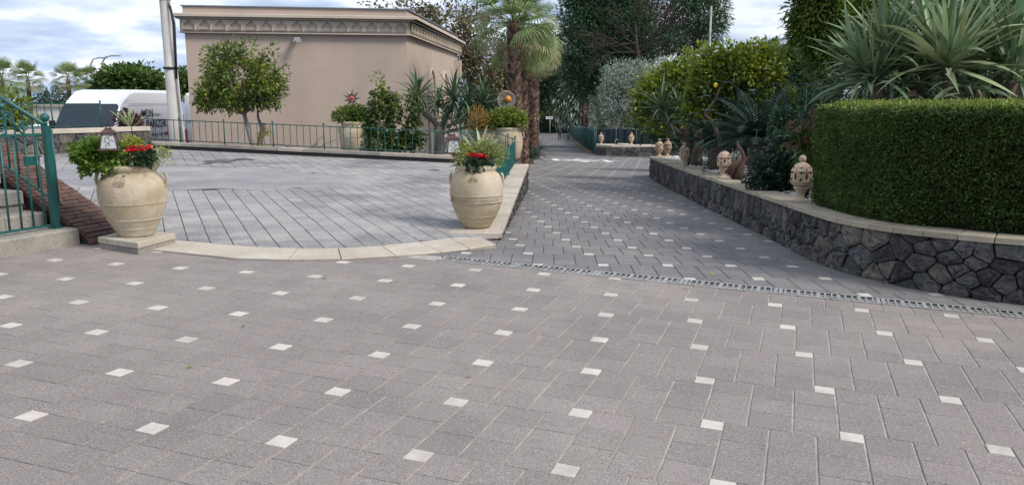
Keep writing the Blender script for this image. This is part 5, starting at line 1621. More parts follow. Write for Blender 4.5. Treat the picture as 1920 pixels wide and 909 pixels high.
palm_px('fourth fan palm far behind the three shaggy trunks', 975, 44.0, 100, -1.5, 9, 50, nf=46, boots=False, group='fan palms left of the path', dry=.5)
for px, Y, yt, cr, lab in ((8, 62, 148, 46, 'leftmost far palm partly outside the picture behind the car'), (56, 66, 150, 38, 'far palm with bare brown trunk seen between the gate and the van'), (131, 60, 150, 36, 'far palm rising directly above the van roof'),
                       (166, 75, 150, 30, 'smallest far palm at the foot of the street lamps')):
    palm_px(lab, px, Y, yt, -4.5, 5.5 if px == 58 else 4, cr, nf=30, boots=False, group='far palms at the parking')

# ================================================================== TREES BEHIND
def bush(name, label, Y, base_px, zb, blobs, n, clumps, spread, ln, wd, m, **k):
    return tree(name, label, Y, base_px, zb, (base_px[0], (base_px[1] + blobs[0][1]) / 2), blobs, n, clumps, spread, ln, wd, m, **k)
bush('round_tree', 'round dark green tree behind the roof of the white van', 55, (240, 200), -4, [(228, 157, 34, 20), (260, 155, 32, 20), (204, 163, 18, 14), (285, 160, 18, 14)], 8000, 150, .32, .38, .2, 'leaf_hedge', r0=.25)
bush('round_tree', 'low dark tree showing between utility pole and beige building', 60, (360, 200), -4, [(350, 158, 20, 14), (372, 165, 16, 14)], 2200, 60, .4, .38, .2, 'leaf_hedge', r0=.25)
bush('round_tree', 'yellow green shrub at the left edge behind the white car', 30, (15, 240), -2, [(15, 215, 28, 40), (30, 240, 20, 20)], 2600, 80, .2, .2, .1, 'leaf_lemon', r0=.1)
bush('round_tree', 'thin far bush beside the low white building', 80, (110, 200), -4, [(100, 185, 26, 6), (70, 187, 20, 5)], 900, 40, .3, .35, .15, 'leaf_dark', r0=.1)
tree('sparse_tree', 'sparse autumn tinted tree rising behind the beige building', 42, (905, 240), -3, (880, 150), [(860, 110, 50, 50), (830, 40, 55, 26), (890, 70, 38, 50), (770, 22, 45, 12), (700, 20, 28, 8), (905, 130, 20, 40), (880, 165, 30, 30), (935, 150, 14, 40)],
     4600, 300, .26, .24, .12, 'leaf_autumn', 'bark', .16, nt_=40, lo=.2)
bush('conifer', 'dark green trees behind the shaggy palms left of the path', 62, (960, 235), -3.4, [(945, 175, 45, 50), (1000, 140, 38, 55), (920, 210, 30, 30)], 9000, 220, .75, .5, .16, 'leaf_far', r0=.3)
bush('willow', 'pale weeping tree closing the end of the lane', 114, (1075, 235), -3.2, [(1072, 170, 30, 45), (1095, 180, 26, 42), (1060, 200, 16, 22)], 7000, 160, .9, .8, .2, 'leaf_olive', r0=.3, droop=1.2, extra=[('shade_leaves', .6, 'leaf_broad', 0)])
tree('willow', 'dark tree at the end of the lane with sky showing under it', 122, (1040, 240), -3.2, (1042, 195), [(1040, 135, 32, 28), (1012, 150, 18, 24), (1060, 125, 25, 30)], 5000, 120, .9, .6, .2, 'leaf_dark', r0=.5, nt_=12)
bush('round_tree', 'yellow green bush over the hedge at the lane end', 118, (1032, 230), -3.2, [(1030, 208, 14, 12)], 900, 30, .7, .55, .25, 'leaf_lime', r0=.1)
# hedge across the end
hd_ = thing('end_hedge', 'dark clipped hedge across the far end of the lane', 'hedge', (at(1030, 235, 116).x, 116, -3.1))
w1, w2 = xat(985, 116, -2), xat(1150, 116, -2)
MB().box((0, .8, 1.0), (w2 - w1, 1.0, 1.9)).build('core', 'leaf_dark', hd_)
P = np.stack([rng.uniform(-(w2 - w1) / 2, (w2 - w1) / 2, 4500), rng.uniform(-.1, .9, 4500), rng.uniform(0, 2.2, 4500)], 1)
V, F = leaves(P, rng.normal(size=P.shape) + np.array([0, -.6, .3]), .32, .16); np_mesh('foliage', V, F, 'leaf_dark', hd_)
# big dense pine, and brown bare one
tree('stone_pine', 'huge dense dark green pine right of the lane', 58, (1132, 240), -1.9, (1110, 150), [(1110, 85, 62, 70), (1095, 30, 45, 50), (1150, 30, 60, 55), (1080, 130, 32, 45), (1130, 150, 45, 40), (1180, 90, 50, 60), (1100, -30, 50, 40), (1160, -40, 60, 40)],
     52000, 420, .50, .30, .085, 'leaf_pine', 'bark_red', .15, nt_=14, lo=.45, deepbase=3)
for px in (1093, 1101):
    t = thing('pine_trunk', 'slim bare pine trunk beside the green net, ' + ('left of the pair' if px == 1093 else 'right of the pair'), 'trunk', (xat(px, 82, -1), 82, -2.9))
    MB().tube([(0, 0, 0), (.05, 0, 4), (0, 0, 9.5)], [.22, .18, .15], 8).build('trunk', 'bark_red', t)
tree('stone_pine', 'brown inner pine full of bare reddish branches', 60, (1200, 240), -1.6, (1192, 120), [(1215, 55, 70, 60), (1260, 40, 55, 50), (1290, 65, 40, 32), (1225, 0, 70, 40), (1170, 60, 40, 50)],
     9000, 260, .46, .34, .07, 'leaf_pine_brown', 'bark_red', .22, nt_=60, lo=.25)
bush('stone_pine', 'green outer pine boughs hanging over the lemon trees', 54, (1300, 200), -1.3, [(1322, 30, 30, 45), (1345, 15, 14, 30), (1300, -10, 40, 30), (1265, 75, 30, 22), (1330, 60, 20, 30), (1300, 95, 22, 12)], 9000, 170, .30, .33, .065, 'leaf_pine', bark='bark_red', r0=.12)
# fine dead twigs in front of the brown pine
tw = thing('bare_branches', 'tangle of bare grey brown branches in front of the pines', 'branches', (xat(1195, 54, 0), 54, -1.5))
mb = MB(); bb = Vector(tw.location)
def twig(p, d, ln, r, dep):
    q = p + d * ln * .5 + Vector((random.uniform(-.1, .1), 0, random.uniform(-.08, .12))) * ln; e_ = p + d * ln + Vector((0, 0, random.uniform(-.1, .15))) * ln
    mb.tube([p, q, e_], [r, r * .75, r * .45], 4, False)
    if dep:
        for k in range(4):
            f = random.uniform(.35, 1.0); b_ = p.lerp(e_, f)
            nd = (d + Vector((random.uniform(-.8, .8), random.uniform(-.5, .5), random.uniform(-.6, .8)))).normalized()
            twig(b_, nd, ln * random.uniform(.45, .7), r * .5, dep - 1)
root_ = at(1198, 118, 54) - bb
mb.tube([(0, 0, 0), root_ * .5, root_, at(1190, 40, 54) - bb], [.26, .22, .18, .06], 8)
for tx, ty in ((1110, 55), (1130, 90), (1150, 20), (1120, 110), (1290, 60), (1270, 20), (1230, 0), (1180, 5), (1310, 90), (1160, 70), (1250, 90)):
    e_ = at(tx, ty, 53.5) - bb; s0 = root_.lerp(at(1190, 40, 54) - bb, random.random() * .7)
    d = e_ - s0; twig(s0, d.normalized(), d.length * .8, .065, 3)
mb.build('branch_tangle', 'dead_twig', tw)
# utility mast
m_ = thing('thin_mast', 'thin white mast rising behind the lemon trees', 'pole', (xat(1324, 45, 0), 45, -1))
MB().tube([(0, 0, 0), (0, 0, at(1324, 12, 45).z + 1)], .06, 6).build('shaft', 'galv', m_)
# olive
tree('olive_tree', 'silvery grey olive tree beside the far net fence', 50, (1165, 255), -1.6, (1168, 215), [(1165, 175, 42, 50), (1140, 195, 32, 40), (1195, 165, 40, 40), (1130, 225, 22, 25), (1215, 140, 40, 22), (1155, 135, 26, 20), (1255, 120, 25, 15)],
     13000, 330, .20, .22, .042, 'leaf_olive', 'bark_grey', .12, nt_=16, lo=.4, extra=[('shade_leaves', .25, 'leaf_far', -.4)])
# lemon trees
tree('lemon_tree', 'bright yellow green lemon tree behind the middle urns', 16.5, (1335, 300), -.1, (1338, 240), [(1385, 135, 62, 42), (1340, 150, 48, 45), (1400, 175, 50, 40), (1420, 120, 38, 28), (1345, 110, 32, 18), (1375, 205, 42, 26), (1320, 185, 30, 30), (1440, 160, 25, 30), (1310, 215, 30, 18), (1350, 225, 25, 14), (1415, 210, 40, 18), (1465, 195, 25, 22)],
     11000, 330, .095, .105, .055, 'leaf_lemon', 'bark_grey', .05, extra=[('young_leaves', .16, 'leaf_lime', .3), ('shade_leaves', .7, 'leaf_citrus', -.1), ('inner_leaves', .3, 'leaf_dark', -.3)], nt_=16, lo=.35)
t_ = thing('lemon', 'single yellow lemon hanging in the lemon tree', 'fruit', at(1342, 160, 15.0)); MB().sph((0, 0, 0), .04, 8, 1.25).build('fruit', 'lemon_fruit', t_)
tree('lemon_tree', 'darker lemon tree left of the bright one', 21, (1285, 290), -.3, (1275, 240), [(1265, 165, 48, 42), (1235, 180, 40, 42), (1300, 145, 40, 40), (1250, 215, 42, 25), (1210, 200, 28, 30), (1290, 200, 40, 35)],
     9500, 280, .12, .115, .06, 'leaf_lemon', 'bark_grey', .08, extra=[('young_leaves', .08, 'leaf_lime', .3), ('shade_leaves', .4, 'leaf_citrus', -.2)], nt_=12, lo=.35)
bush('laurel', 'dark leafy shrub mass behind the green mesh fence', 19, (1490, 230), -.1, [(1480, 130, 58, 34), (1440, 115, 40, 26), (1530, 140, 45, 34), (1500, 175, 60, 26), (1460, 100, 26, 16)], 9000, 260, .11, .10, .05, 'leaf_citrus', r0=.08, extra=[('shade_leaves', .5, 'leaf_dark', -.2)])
tree('broadleaf_tree', 'tall bushy tree with drooping leaves behind the clipped hedge', 14.5, (1570, 215), .2, (1566, 160), [(1560, 40, 62, 55), (1520, 60, 32, 45), (1600, 100, 42, 40), (1545, -20, 55, 40), (1625, 20, 50, 50), (1555, 110, 38, 36), (1500, 15, 16, 25)],
     16000, 380, .085, .115, .036, 'leaf_citrus', 'bark_red', .13, extra=[('young_leaves', .25, 'leaf_lemon', .25)], nt_=16, lo=.4, droop=.35)
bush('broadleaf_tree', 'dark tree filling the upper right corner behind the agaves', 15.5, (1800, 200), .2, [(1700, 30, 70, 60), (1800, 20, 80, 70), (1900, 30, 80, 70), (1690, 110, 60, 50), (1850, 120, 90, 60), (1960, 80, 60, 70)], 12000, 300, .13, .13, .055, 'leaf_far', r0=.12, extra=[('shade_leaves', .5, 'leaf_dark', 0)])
bush('laurel', 'dark shrub bank behind the cycads in the planting bed', 18, (1400, 270), -.3, [(1345, 250, 38, 30), (1395, 245, 50, 35), (1460, 235, 60, 40), (1520, 215, 40, 40), (1430, 195, 60, 25)], 11000, 260, .13, .10, .05, 'leaf_dark', r0=.06)
bush('laurel', 'dark shrub mass behind the small urns at the far end of the bed', 27, (1300, 270), -.7, [(1290, 250, 50, 24), (1240, 240, 34, 18), (1340, 235, 40, 30)], 5000, 140, .18, .14, .07, 'leaf_dark', r0=.06)
bush('laurel', 'dark shrub bank behind the far planter', 53, (1250, 270), -1.3, [(1190, 240, 60, 26), (1260, 235, 60, 30), (1320, 240, 50, 30)], 5000, 140, .3, .22, .1, 'leaf_dark', r0=.06)

# cycads and shrubs in the bed
cycad('dark cycad arching behind the darker urn and twin trunk', base_at(1300, 19.6, -.25), 1.15, 40, .2, 1.2, trunkh=.7)
cycad('wide cycad above the cleft trunk right of the lemon tree', base_at(1420, 14.0, .12), 1.45, 64, -.3, 1.15, trunkh=.70)
cycad('low cycad spreading left of the gnarled trunk', base_at(1342, 15.9, -.05), 1.1, 46, .1, 1.15, trunkh=.6)
cycad('cycad at the far edge of the bed near the far planter', base_at(1228, 47.6, -1.4), 1.8, 30, .0, 1.1, trunkh=.3)
YU = [blade('yucca_leaf', .95, .055, b, 'leaf_yucca', fold=.25, seg=6, tipr=.02) for b in (.3, .8, 1.3)]
yu = thing('dracaena', 'spiky dracaena leaning over the cycads behind the third urn', 'tree', base_at(1305, 18.2, -.2))
b0 = Vector(yu.location)
for hx, hy in ((1255, 232), (1240, 205), (1275, 215)): rosette(yu, at(hx, hy, 18.2) - b0, YU, 40, -.3, 1.4, .7, 1.05)
MB().tube([(0, 0, -.3), at(1290, 260, 18.2) - b0, at(1275, 232, 18.2) - b0], [.12, .10, .08], 8).tube([at(1285, 255, 18.2) - b0, at(1262, 240, 18.2) - b0, at(1252, 232, 18.2) - b0], [.07, .06, .05], 8).build('trunk', 'bark', yu)
# gnarled trunks
g1 = thing('gnarled_trunk', 'cleft reddish stump of an old tree on the gravel beside the domed urn', 'trunk', base_at(1378, 12.6, .12)); b0 = Vector(g1.location)
lp = lambda x, y, Y=12.6: at(x, y, Y) - b0
MB().tube([(0, 0, -.05), lp(1388, 312), lp(1396, 298), lp(1391, 284), lp(1384, 274, 12.9), lp(1382, 262, 13.8)], [.10, .065, .036, .028, .024, .012], 9).tube([lp(1366, 328), lp(1374, 312), lp(1388, 300)], [.08, .06, .035], 7).build('trunk', 'bark_red', g1)
g2 = thing('gnarled_trunk', 'pale twisting bare trunk crossing in front of the cycad fronds', 'trunk', base_at(1358, 14.8, 0)); b0 = Vector(g2.location)
lp = lambda x, y, Y=14.8: at(x, y, Y) - b0
MB().tube([(0, 0, 0), lp(1350, 265), lp(1341, 240), lp(1334, 226), lp(1322, 216), lp(1322, 208), lp(1330, 202), lp(1342, 185), lp(1350, 165)], [.05, .04, .036, .03, .026, .022, .018, .014, .008], 7).build('trunk', 'bark', g2)
g3 = thing('gnarled_trunk', 'thick dark trunk behind the darker urn', 'trunk', base_at(1306, 17.6, -.1)); b0 = Vector(g3.location)
MB().tube([(0, 0, -.1), (0, 0, .3), (.03, 0, .7), (-.1, 0, 1.2)], [.15, .13, .10, .06], 9).build('trunk', 'bark', g3)
# glossy pittosporum mound
foliage_thing('pittosporum', 'dark glossy rounded shrub spilling over the coping left of the nearest urn', 'shrub', base_at(1450, 10.6, .2),
    [('foliage', [bpx(*q[:4], 10.7, q[4]) for q in ((1450, 320, 36, 30, -.1), (1475, 285, 34, 34, .1), (1430, 338, 28, 16, -.2), (1478, 330, 28, 22, -.1), (1470, 240, 26, 34, .5), (1505, 250, 22, 36, .6), (1495, 300, 18, 30, .3))], 8000, 260, .045, .056, .038, 'leaf_glossy', dict(curl=.3)),
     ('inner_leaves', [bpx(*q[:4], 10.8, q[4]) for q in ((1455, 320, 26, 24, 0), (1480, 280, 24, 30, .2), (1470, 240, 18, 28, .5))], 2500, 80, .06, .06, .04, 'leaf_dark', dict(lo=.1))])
hy, C = foliage_thing('hydrangea', 'faded hydrangea with brown dry heads against the clipped hedge', 'shrub', base_at(1512, 9.7, .25),
    [('foliage', [bpx(*q, 9.6) for q in ((1512, 275, 14, 30), (1520, 300, 10, 20), (1500, 255, 14, 14))], 260, 30, .05, .11, .08, 'leaf_broad', dict(curl=.2))])
b0 = Vector(hy.location)
for px, py, r in ((1492, 237, 15), (1518, 233, 12), (1487, 273, 9), (1520, 312, 10), (1532, 215, 12), (1512, 262, 8)):
    c = at(px, py, 9.5) - b0; rr = sz(r, 9.5)
    P, D, _c = blob_points([(c.x, c.y, c.z, rr, rr, rr * .7)], 240, 60, .006, .9)
    V, F = leaves(P, D, .020, .020, .2); np_mesh('flower_head', V, F, 'flower_brown', hy)
    MB().tube([(0, 0, 0), (c.x * .5, c.y, c.z * .5), c], [.008, .006, .005], 5).build('stem', 'leaf_broad', hy)

# ================================================================== CLIPPED HEDGE
def hedge():
    s_end = LR - .15
    # start where the hedge's left end is seen
    s0 = min(range(400), key=lambda k: abs((fR(LR * k / 400) - nR(LR * k / 400) * .35).x / (fR(LR * k / 400).y + .01) - .404)) / 400 * LR
    t = thing('clipped_hedge', 'large dark green clipped hedge standing on the coping at the right', 'hedge', (0, 0, 0))
    P = []; D = []; core = MB(); vs = []; K = 30
    top = 1.39; ins0, dep = .16, 1.35
    for k in range(K + 1):
        s = s0 + (s_end - s0) * k / K; p = fR(s); n = nR(s); z0 = ztR(s) + .01
        for ins, z in ((ins0 + .07, z0), (ins0 + .07, top - .06), (ins0 + dep, top - .06), (ins0 + dep, z0)):
            q = p - n * ins; vs.append((q.x, q.y, z))
    fs = []
    for k in range(K):
        for j in range(3): fs.append((4 * k + j, 4 * k + j + 1, 4 * k + 5 + j, 4 * k + 4 + j))
    fs += [(0, 1, 2, 3)]
    core.add(vs, fs).build('core', 'hole_dark', t)
    N1 = 62000
    ss = rng.uniform(s0, s_end, N1); zz = rng.uniform(0, 1, N1)
    Pl = []; Dl = []
    cache = {}
    for k in range(600):
        s = s0 + (s_end - s0) * k / 599; cache[k] = (fR(s), nR(s), ztR(s))
    idx = ((ss - s0) / (s_end - s0) * 599).astype(int)
    A = np.array([[c[0].x, c[0].y, c[1].x, c[1].y, c[2]] for c in cache.values()])
    a = A[idx]
    lump = np.array([mnoise.noise(Vector((ss[i] * 1.6, zz[i] * 2.0, 0))) * .05 + mnoise.noise(Vector((ss[i] * 6, zz[i] * 8, 5))) * .022 for i in range(N1)])
    ins = ins0 - lump + rng.exponential(.018, N1) - .01 + .06 * np.clip(.10 - zz, 0, .1) / .1 + .07 * (np.clip(zz - .90, 0, .1) / .1) ** 2
    Z = a[:, 4] + zz * (top - a[:, 4])
    P1 = np.stack([a[:, 0] - a[:, 2] * ins, a[:, 1] - a[:, 3] * ins, Z], 1)
    D1 = np.stack([a[:, 2], a[:, 3], np.full(N1, .55)], 1) + rng.normal(size=(N1, 3)) * .5
    V, F = leaves(P1, D1, .034, .017, .3); np_mesh('side_foliage', V, F, 'leaf_hedge', t)
    # left end
    N2 = 11000
    p, n, z0 = fR(s0), nR(s0), ztR(s0); tg = Vector((n.y, -n.x, 0))
    if (fR(s0 + .2) - fR(s0)).dot(tg) > 0: tg = -tg
    q = rng.uniform(0, 1, N2); zq = rng.uniform(0, 1, N2)
    out = rng.exponential(.02, N2) * -1 + .02 + .03 * np.sin(q * 9) * np.sin(zq * 7)
    P2 = np.stack([p.x - n.x * (ins0 + q * dep) + tg.x * out, p.y - n.y * (ins0 + q * dep) + tg.y * out, z0 + zq * (top - z0)], 1)
    D2 = np.array([tg.x, tg.y, .5]) + rng.normal(size=(N2, 3)) * .5
    V, F = leaves(P2, D2, .034, .017, .3); np_mesh('end_foliage', V, F, 'leaf_hedge', t)
    # top
    N3 = 26000
    ss = rng.uniform(s0, s_end, N3); a = A[((ss - s0) / (s_end - s0) * 599).astype(int)]; q = rng.uniform(0, dep, N3) ** 1.0
    P3 = np.stack([a[:, 0] - a[:, 2] * (ins0 + q), a[:, 1] - a[:, 3] * (ins0 + q), top + rng.normal(size=N3) * .016 + .02 * np.sin(ss * 5) * np.sin(ss * 1.7) - .05 * np.exp(-q / .05)], 1)
    D3 = np.array([0, 0, 1.0]) + rng.normal(size=(N3, 3)) * .6
    V, F = leaves(P3, D3, .032, .014, .2); np_mesh('lit_top_foliage', V, F, 'leaf_hedge_lime', t)  # brighter lime leaves paint the sunlight along the hedge top
hedge()

# ================================================================== BIG AGAVE CLUMP
BA = [blade('sword_leaf', 1.15, .072, b, m, fold=.22, seg=9, tipr=.015, twist=tw_) for b, m, tw_ in ((.12, 'leaf_agave', .2), (.3, 'leaf_agave', -.3), (.6, 'leaf_agave', .5), (1.1, 'leaf_agave', -.6), (2.0, 'leaf_agave', .3), (.2, 'leaf_agave_pale', 0), (.9, 'leaf_agave_pale', .4))]
heads = [((1640, 150), 9.3, 30, .85, -.5), ((1672, 122), 9.6, 42, .95, -.35), ((1778, 128), 9.0, 44, 1.0, 0), ((1880, 120), 9.3, 40, 1.05, .1), ((1735, 80), 10.2, 36, 1.0, -.1), ((1835, 70), 10.0, 36, 1.1, .1), ((1940, 80), 9.6, 30, 1.1, .2), ((1710, 165), 9.4, 22, .8, -.3), ((1900, 150), 8.9, 20, .85, .2), ((1705, 172), 9.0, 0, .8, 0), ((1835, 172), 8.8, 0, .8, 0)]
ba = thing('giant_agave', 'huge many headed agave with long grey green swords above the hedge', 'agave', base_at(1800, 9.6, .4))
b0 = Vector(ba.location); mb = MB()
jv = {'leaf_agave': MB(), 'leaf_agave_pale': MB()}
for k, ((hx, hy), Y, n, s, lean_) in enumerate(heads):
    c = at(hx, hy, Y) - b0
    ms = [BA[0], BA[1], BA[2], BA[1], BA[3], BA[4]] if k != 2 else [BA[5], BA[0], BA[5], BA[6], BA[2]]
    tl_ = Matrix.Rotation(lean_, 4, 'Y')
    rosette(ba, c, ms, n, -.35, 1.5, .62 * s, 1.0 * s, name='leaf', tilt=tl_)
    nq = int(n * 1.6) or 26
    if n == 0: ms = [BA[3], BA[4], BA[2]]
    for q in range(nq):       # the crowded inner leaves
        me = random.choice(ms[:5]); az = q * 2.39996 + 1; el = (-.2 + 1.65 * ((q + .5) / nq) ** .8) if n else random.uniform(-.3, .8)
        cc2 = c + Vector((random.uniform(-.12, .12), random.uniform(-.05, .25), random.uniform(-.08, .12)))
        Mx = Matrix.Translation(cc2) @ tl_ @ Matrix.Rotation(az, 4, 'Z') @ Matrix.Rotation(-el, 4, 'Y') @ Matrix.Rotation(random.uniform(-.4, .4), 4, 'X') @ Matrix.Scale(random.uniform(.5, .95) * s, 4)
        jv[me.materials[0].name].add([Mx @ v.co for v in me.vertices], [tuple(p.vertices) for p in me.polygons], True)
    mb.tube([(c.x * .55, c.y * .5, 0), (c.x * .8, c.y * .9, c.z * .5), c], [.10, .085, .07], 8)
mb.build('trunk', 'bark', ba)
for q, v in jv.items():
    if v.v: v.build('inner_leaves', q, ba, kind='stuff')
bush('laurel', 'dark low foliage filling the gap under the agave swords', 12.6, (1740, 215), .3, [(1600, 175, 60, 30), (1700, 180, 70, 36), (1800, 180, 70, 36), (1900, 180, 70, 36), (1980, 170, 60, 40)], 8000, 200, .10, .09, .045, 'leaf_dark', r0=.06)

# ================================================================== FENCES AND NETS ON THE RIGHT
# green net fence along the lane
Yn = [(46.6, 1116, 237), (52, 1106, 0), (62, 1096, 0), (76, 1086, 0), (92, 1078, 0), (112, 1068, 0)]
nf = thing('net_fence', 'green netting fence running along the right side of the lane', 'fence', (0, 0, 0))
pts = []
for Y, px, _ in Yn:
    x = xat(px, Y, zpath(0, Y)); pts.append(Vector((x, Y, zpath(x, Y))))
vs = []; fs = []
for k in range(len(pts) - 1):
    for q in range(10):
        p = pts[k].lerp(pts[k + 1], q / 10); wob = .05 * math.sin(k * 10 + q * 1.7)
        vs += [(p.x + wob, p.y, p.z + .02), (p.x - wob * .6, p.y, p.z + 1.5 + .05 * math.cos(q * 2.2))]
n = len(vs) // 2
fs = [(2 * k, 2 * k + 1, 2 * k + 3, 2 * k + 2) for k in range(n - 1)]
MB().add(vs, fs).build('netting', 'net_green', nf)
for k in range(len(pts) - 1):
    for q in (0, .25, .5, .75):
        p = pts[k].lerp(pts[k + 1], q); MB().tube([p + Vector((-.07, -.05, 0)), p + Vector((-.07, -.05, 1.6))], .03, 5).build('post', 'teal_dark', nf)
MB().add([(p.x - .55, p.y, p.z + .03) for p in pts] + [(p.x, p.y, p.z + .10) for p in reversed(pts)], [tuple(range(2 * len(pts)))]).build('leaf_litter', 'straw', kind='structure')
# dark net behind the far planter
nd = thing('dark_net', 'dark blue green netting screen behind the far planter', 'fence', (xat(1117, 46.6, -1), 46.6, zpath(5, 46.6)))
W_ = sz(112, 46.6); vs = []; fs = []
for k in range(25):
    x = W_ * k / 24; y = .04 * math.sin(k * 1.9)
    vs += [(x, y, 0), (x, y + .03, 1.45 + .02 * math.sin(k * 1.3))]
fs = [(2 * k, 2 * k + 1, 2 * k + 3, 2 * k + 2) for k in range(24)]
MB().add(vs, fs).build('netting', 'net_dark', nd)
for k in range(4): MB().tube([(W_ * k / 3, -.05, 0), (W_ * k / 3, -.05, 1.52)], .03, 5).build('post', 'teal_dark', nd)
e0 = pts[0]
MB().add([(0, 0, 0), (0, 0, 1.45), (e0.x - nd.location.x, e0.y - nd.location.y, e0.z - nd.location.z + 1.5), (e0.x - nd.location.x, e0.y - nd.location.y, e0.z - nd.location.z)], [(0, 1, 2, 3)]).build('side_netting', 'net_green', nd)
# green mesh railing up in the shrubs
a_, b_ = at(1450, 158, 15.5), at(1640, 155, 15.5)
railing('railing', 'tall dark green bar fence half hidden in the shrubs behind the hedge', (a_.x, a_.y), (b_.x, b_.y), .2, .2, at(1450, 158, 15.5).z - .2, [0.0, .33, .66, 1.0], .09, 'teal_dark', .006, False)
# posts edging the left side of the lane
ORD = ('nearest', 'second', 'third', 'fourth', 'fifth', 'sixth', 'seventh', 'eighth', 'last and farthest')
for k in range(9):
    Y = 41 + k * 4.0; x = lowleft(Y) - .32
    t = thing('edging_post', ORD[k] + ' of the black and white posts edging the lane beyond the jars', 'post', (x, Y, zpath(x, Y)), 0, 'black and white posts edging the lane')
    MB().tube([(0, 0, -.1), (0, 0, .50)], .13, 8).build('black_base', 'black', t)
    MB().tube([(0, 0, .50), (0, 0, .80)], .135, 8).build('white_top', 'white_paint', t)
mb = MB()
for k in range(17):
    Y0, Y1 = 41 + k * 4, 45 + k * 4 - .05; x0, x1 = lowleft(Y0) - .12, lowleft(Y1) - .12
    z0, z1 = zpath(x0, Y0), zpath(x1, Y1)
    mb.prism([(x0, Y0, z0 + .12), (x0 + .22, Y0, z0 + .12), (x1 + .22, Y1, z1 + .12), (x1, Y1, z1 + .12)], .2, .01)
mb.build('lane_kerb', 'capstone_pale', kind='structure')
for px, Y, z, r_, lab in ((1000, 36, -1.2, 1.0, 'dark cycad at the kerb under the shaggy palms'), (992, 31, -.95, .8, 'low cycad behind the corner jar at the lane edge'), (1008, 46, -1.5, 1.0, 'far cycad on the left verge of the lane')):
    cycad(lab, base_at(px, Y, z), r_, 26, 0, 1.0, trunkh=.2)
# bench like blue slats behind the bright bushes
be = thing('garden_bench', 'blue grey slatted bench back glimpsed behind the bright green bushes', 'bench', at(938, 232, 22))
for k in range(4): MB().box((0, 0, k * .07), (.55, .03, .05)).build('slat', 'roof_trim', be)
for sx in (-.25, .25): MB().box((sx, .04, -.3), (.05, .05, .9)).build('leg', 'roof_trim', be)
# end sign
sg = thing('lane_sign', 'small white rectangular sign on a thin post at the lane end', 'sign', base_at(1031, 108, -3.2))
zt_ = at(1031, 219, 108).z + 3.2
MB().tube([(0, 0, 0), (0, 0, zt_ - .1)], .05, 6).build('post', 'galv', sg)
MB().box((0, -.06, zt_ - .15), (1.1, .05, .32)).build('board', 'white_paint', sg)
MB().box((0, -.09, zt_ - .15), (.7, .02, .07)).build('lettering', 'black', sg)

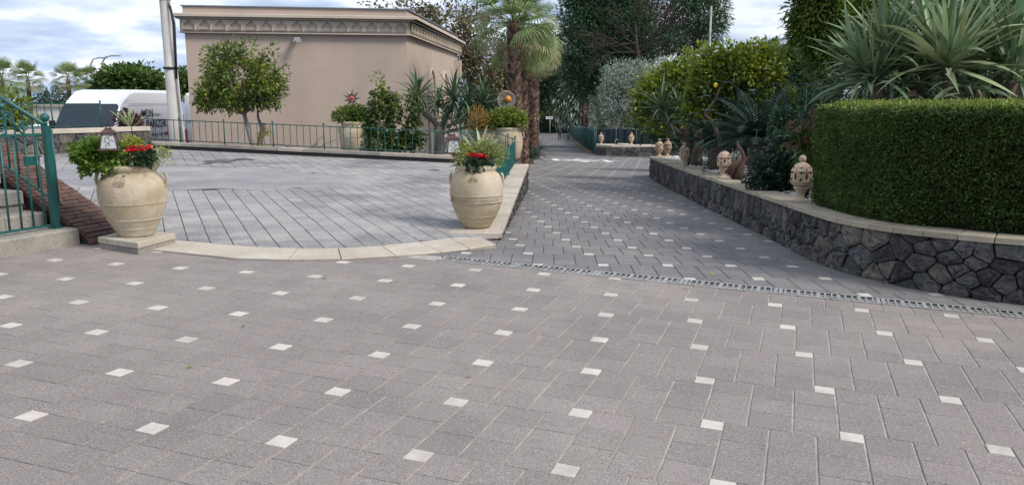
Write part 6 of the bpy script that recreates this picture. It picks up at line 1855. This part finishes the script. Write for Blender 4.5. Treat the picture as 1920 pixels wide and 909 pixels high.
# ================================================================== PEOPLE
def person(loc, label, jacket, trousers, rz, pose, hair='hair_brown', H=1.74):
    t = thing('person', label, 'person', loc, rz)
    V = [(0, 0, .93), (0, 0, 1.10), (0, .01, 1.30), (0, .0, 1.44), (0, -.01, 1.52), (0, -.03, 1.60), (0, -.035, 1.68)]
    Rd = [(.155, .11), (.145, .10), (.175, .115), (.12, .09), (.055, .055), (.082, .098), (.068, .085)]
    Ed = [(k, k + 1) for k in range(6)]
    def limb(start, pts, rs):
        k = start
        for p, r in zip(pts, rs): V.append(p); Rd.append((r, r)); Ed.append((k, len(V) - 1)); k = len(V) - 1
        return k
    for s in (-1, 1):
        fy = pose['step'] * s
        a = limb(0, [(s * .09, 0, .86), (s * .11, -.03 + fy * .5, .48), (s * .12, .02 + fy, .09)], [.095, .062, .042])
        limb(a, [(s * .13, -.08 + fy, .045), (s * .14, -.17 + fy, .035)], [.042, .032])
        arm = pose['arms'][0 if s < 0 else 1]
        e_ = limb(3, [(s * .19, 0, 1.41)] + [(s * q[0], q[1], q[2]) for q in arm], [.058, .042, .034, .028])
        hx, hy, hz = V[-1]; px_, py_, pz_ = V[-2]
        d = Vector((hx - px_, hy - py_, hz - pz_)).normalized(); sd = d.cross(Vector((0, 1, 0.2))).normalized()
        for f in range(5):
            o = (f - 2) * .011; ln = (.055, .07, .078, .072, .058)[f]
            b = Vector((hx, hy, hz)) + d * .02 + sd * o
            limb(e_, [tuple(b), tuple(b + d * ln * .6 + Vector((0, -.012, 0)))], [.011, .008])
    me = bpy.data.meshes.new('body'); me.from_pydata(V, Ed, []); o = bpy.data.objects.new('body_src', me); COL.objects.link(o)
    m = o.modifiers.new('s', 'SKIN'); m.use_smooth_shade = True
    for k, r in enumerate(Rd): me.skin_vertices[0].data[k].radius = r
    me.skin_vertices[0].data[0].use_root = True
    o.modifiers.new('u', 'SUBSURF').levels = 1
    m2 = bpy.data.meshes.new_from_object(o.evaluated_get(bpy.context.evaluated_depsgraph_get()))
    bpy.data.objects.remove(o)
    m2.materials.clear()
    for q in ('skin', jacket, trousers, 'cloth_black', hair): m2.materials.append(MT[q])
    for p in m2.polygons:
        c = p.center; hand = min((c - Vector(V[i])).length for i in range(len(V)) if Rd[i][0] <= .028) < .06 and c.z > .5
        if c.z < .10: k = 3
        elif c.z < .93 and abs(c.x) < .24 and not (c.z > .75 and abs(c.x) > .2): k = 2
        elif c.z > 1.50: k = 4 if (c.z > 1.68 or (c.y > .005 and c.z > 1.56)) else 0
        else: k = 0 if hand else 1
        p.material_index = k; p.use_smooth = True
    b = inst('body', m2, t)
    # face and hair
    hd = MB(); c = (0, -.035, 1.645)
    hd.lathe([(max(.001, .088 * math.sin(PI * k / 10)), .105 * math.cos(PI * k / 10)) for k in range(5, -1, -1)], 14, (0, -.02, 1.665))
    hd.build('hair', hair, t)
    MB().prism([(-.012, -.128, 1.62), (.012, -.128, 1.62), (0, -.150, 1.605), (0, -.125, 1.655)], .01).build('nose', 'skin', t)
    for s in (-1, 1):
        MB().sph((s * .032, -.118, 1.66), .011, 6).build('eye', 'black', t)
        MB().sph((s * .086, -.03, 1.645), .022, 6).build('ear', 'skin', t)
    MB().box((0, -.124, 1.585), (.05, .01, .010)).build('mouth', 'flower_brown', t)
    MB().box((0, -.11, 1.28), (.10, .05, .26)).build('shirt_front', 'cloth_grey', t)
    return t
z_ = zpath(5, 93)
pa = person((xat(1049, 93, z_ + .8), 93, z_ + .01), 'person in a dark jacket with one hand on the hip standing in the lane', 'cloth_navy', 'cloth_black', R(12),
       dict(step=.10, arms=([(.30, .02, 1.16), (.34, -.10, .94), (.35, -.13, .88)], [(.38, .03, 1.20), (.22, -.04, 1.02), (.18, -.08, 1.0)])))
pb_ = person((xat(1066, 92, z_ + .8), 92, z_ + .01), 'person in dark top and blue jeans beside the net fence, turned left', 'cloth_navy', 'cloth_jeans', R(-75),
       dict(step=-.14, arms=([(.25, .04, 1.16), (.24, -.14, 1.05), (.18, -.24, 1.10)], [(.26, .06, 1.15), (.26, -.04, .92), (.25, -.08, .86)])))

# a few fallen leaves
P = []
for k in range(66):
    if k < 60: ss = random.uniform(2, LR - 2); p = fR(ss) + nR(ss) * abs(random.gauss(.12, .35)); z = zB(p.x, p.y)
    else:
        p = Vector((random.uniform(-3, 3), random.uniform(3, 7), 0)); z = zp(PA, p.x, p.y)
    P.append((p.x, p.y, z + .008))
P = np.array(P); D = rng.normal(size=P.shape); D[:, 2] = .05
V, F = leaves(P, D, .045, .022, .2)
o = np_mesh('fallen_leaves', V, F, 'leaf_lime', kind='stuff'); tag(o, 'few yellow fallen leaves scattered along the foot of the wall', 'leaves')

# old oil stains on the courtyard
def stain(px, py, rx, ry):
    c = hit(px, py, PC); pts = []
    a0, a1 = hit(px - rx, py, PC), hit(px + rx, py, PC); b0, b1 = hit(px, py + ry, PC), hit(px, py - ry, PC)
    hx, hy = (a1.x - a0.x) / 2, (b1.y - b0.y) / 2
    for k in range(40):
        a = 2 * PI * k / 40; r = .75 + .5 * mnoise.noise(Vector((math.cos(a) * 1.6 + px, math.sin(a) * 1.6, 1)))
        x, y = c.x + hx * r * math.cos(a), c.y + hy * r * math.sin(a); pts.append((x, y, zcourt(x, y) + .006))
    MB().add([(c.x, c.y, zcourt(c.x, c.y) + .006)] + pts, [(0, 1 + k, 1 + (k + 1) % 40) for k in range(40)]).build('oil_stain', 'oil_stain', court)
stain(415, 303, 40, 5); stain(455, 299, 30, 2.5); stain(392, 306, 14, 2.5); stain(815, 319, 16, 1.6)

# damp streak downpipe and cable on the building
MB().tube([(-.35, -.04, 3.40), (-.35, -.04, 1.2), (-.35, -.04, -1.2)], .012, 5).build('cable', 'plaster_pale', bld)
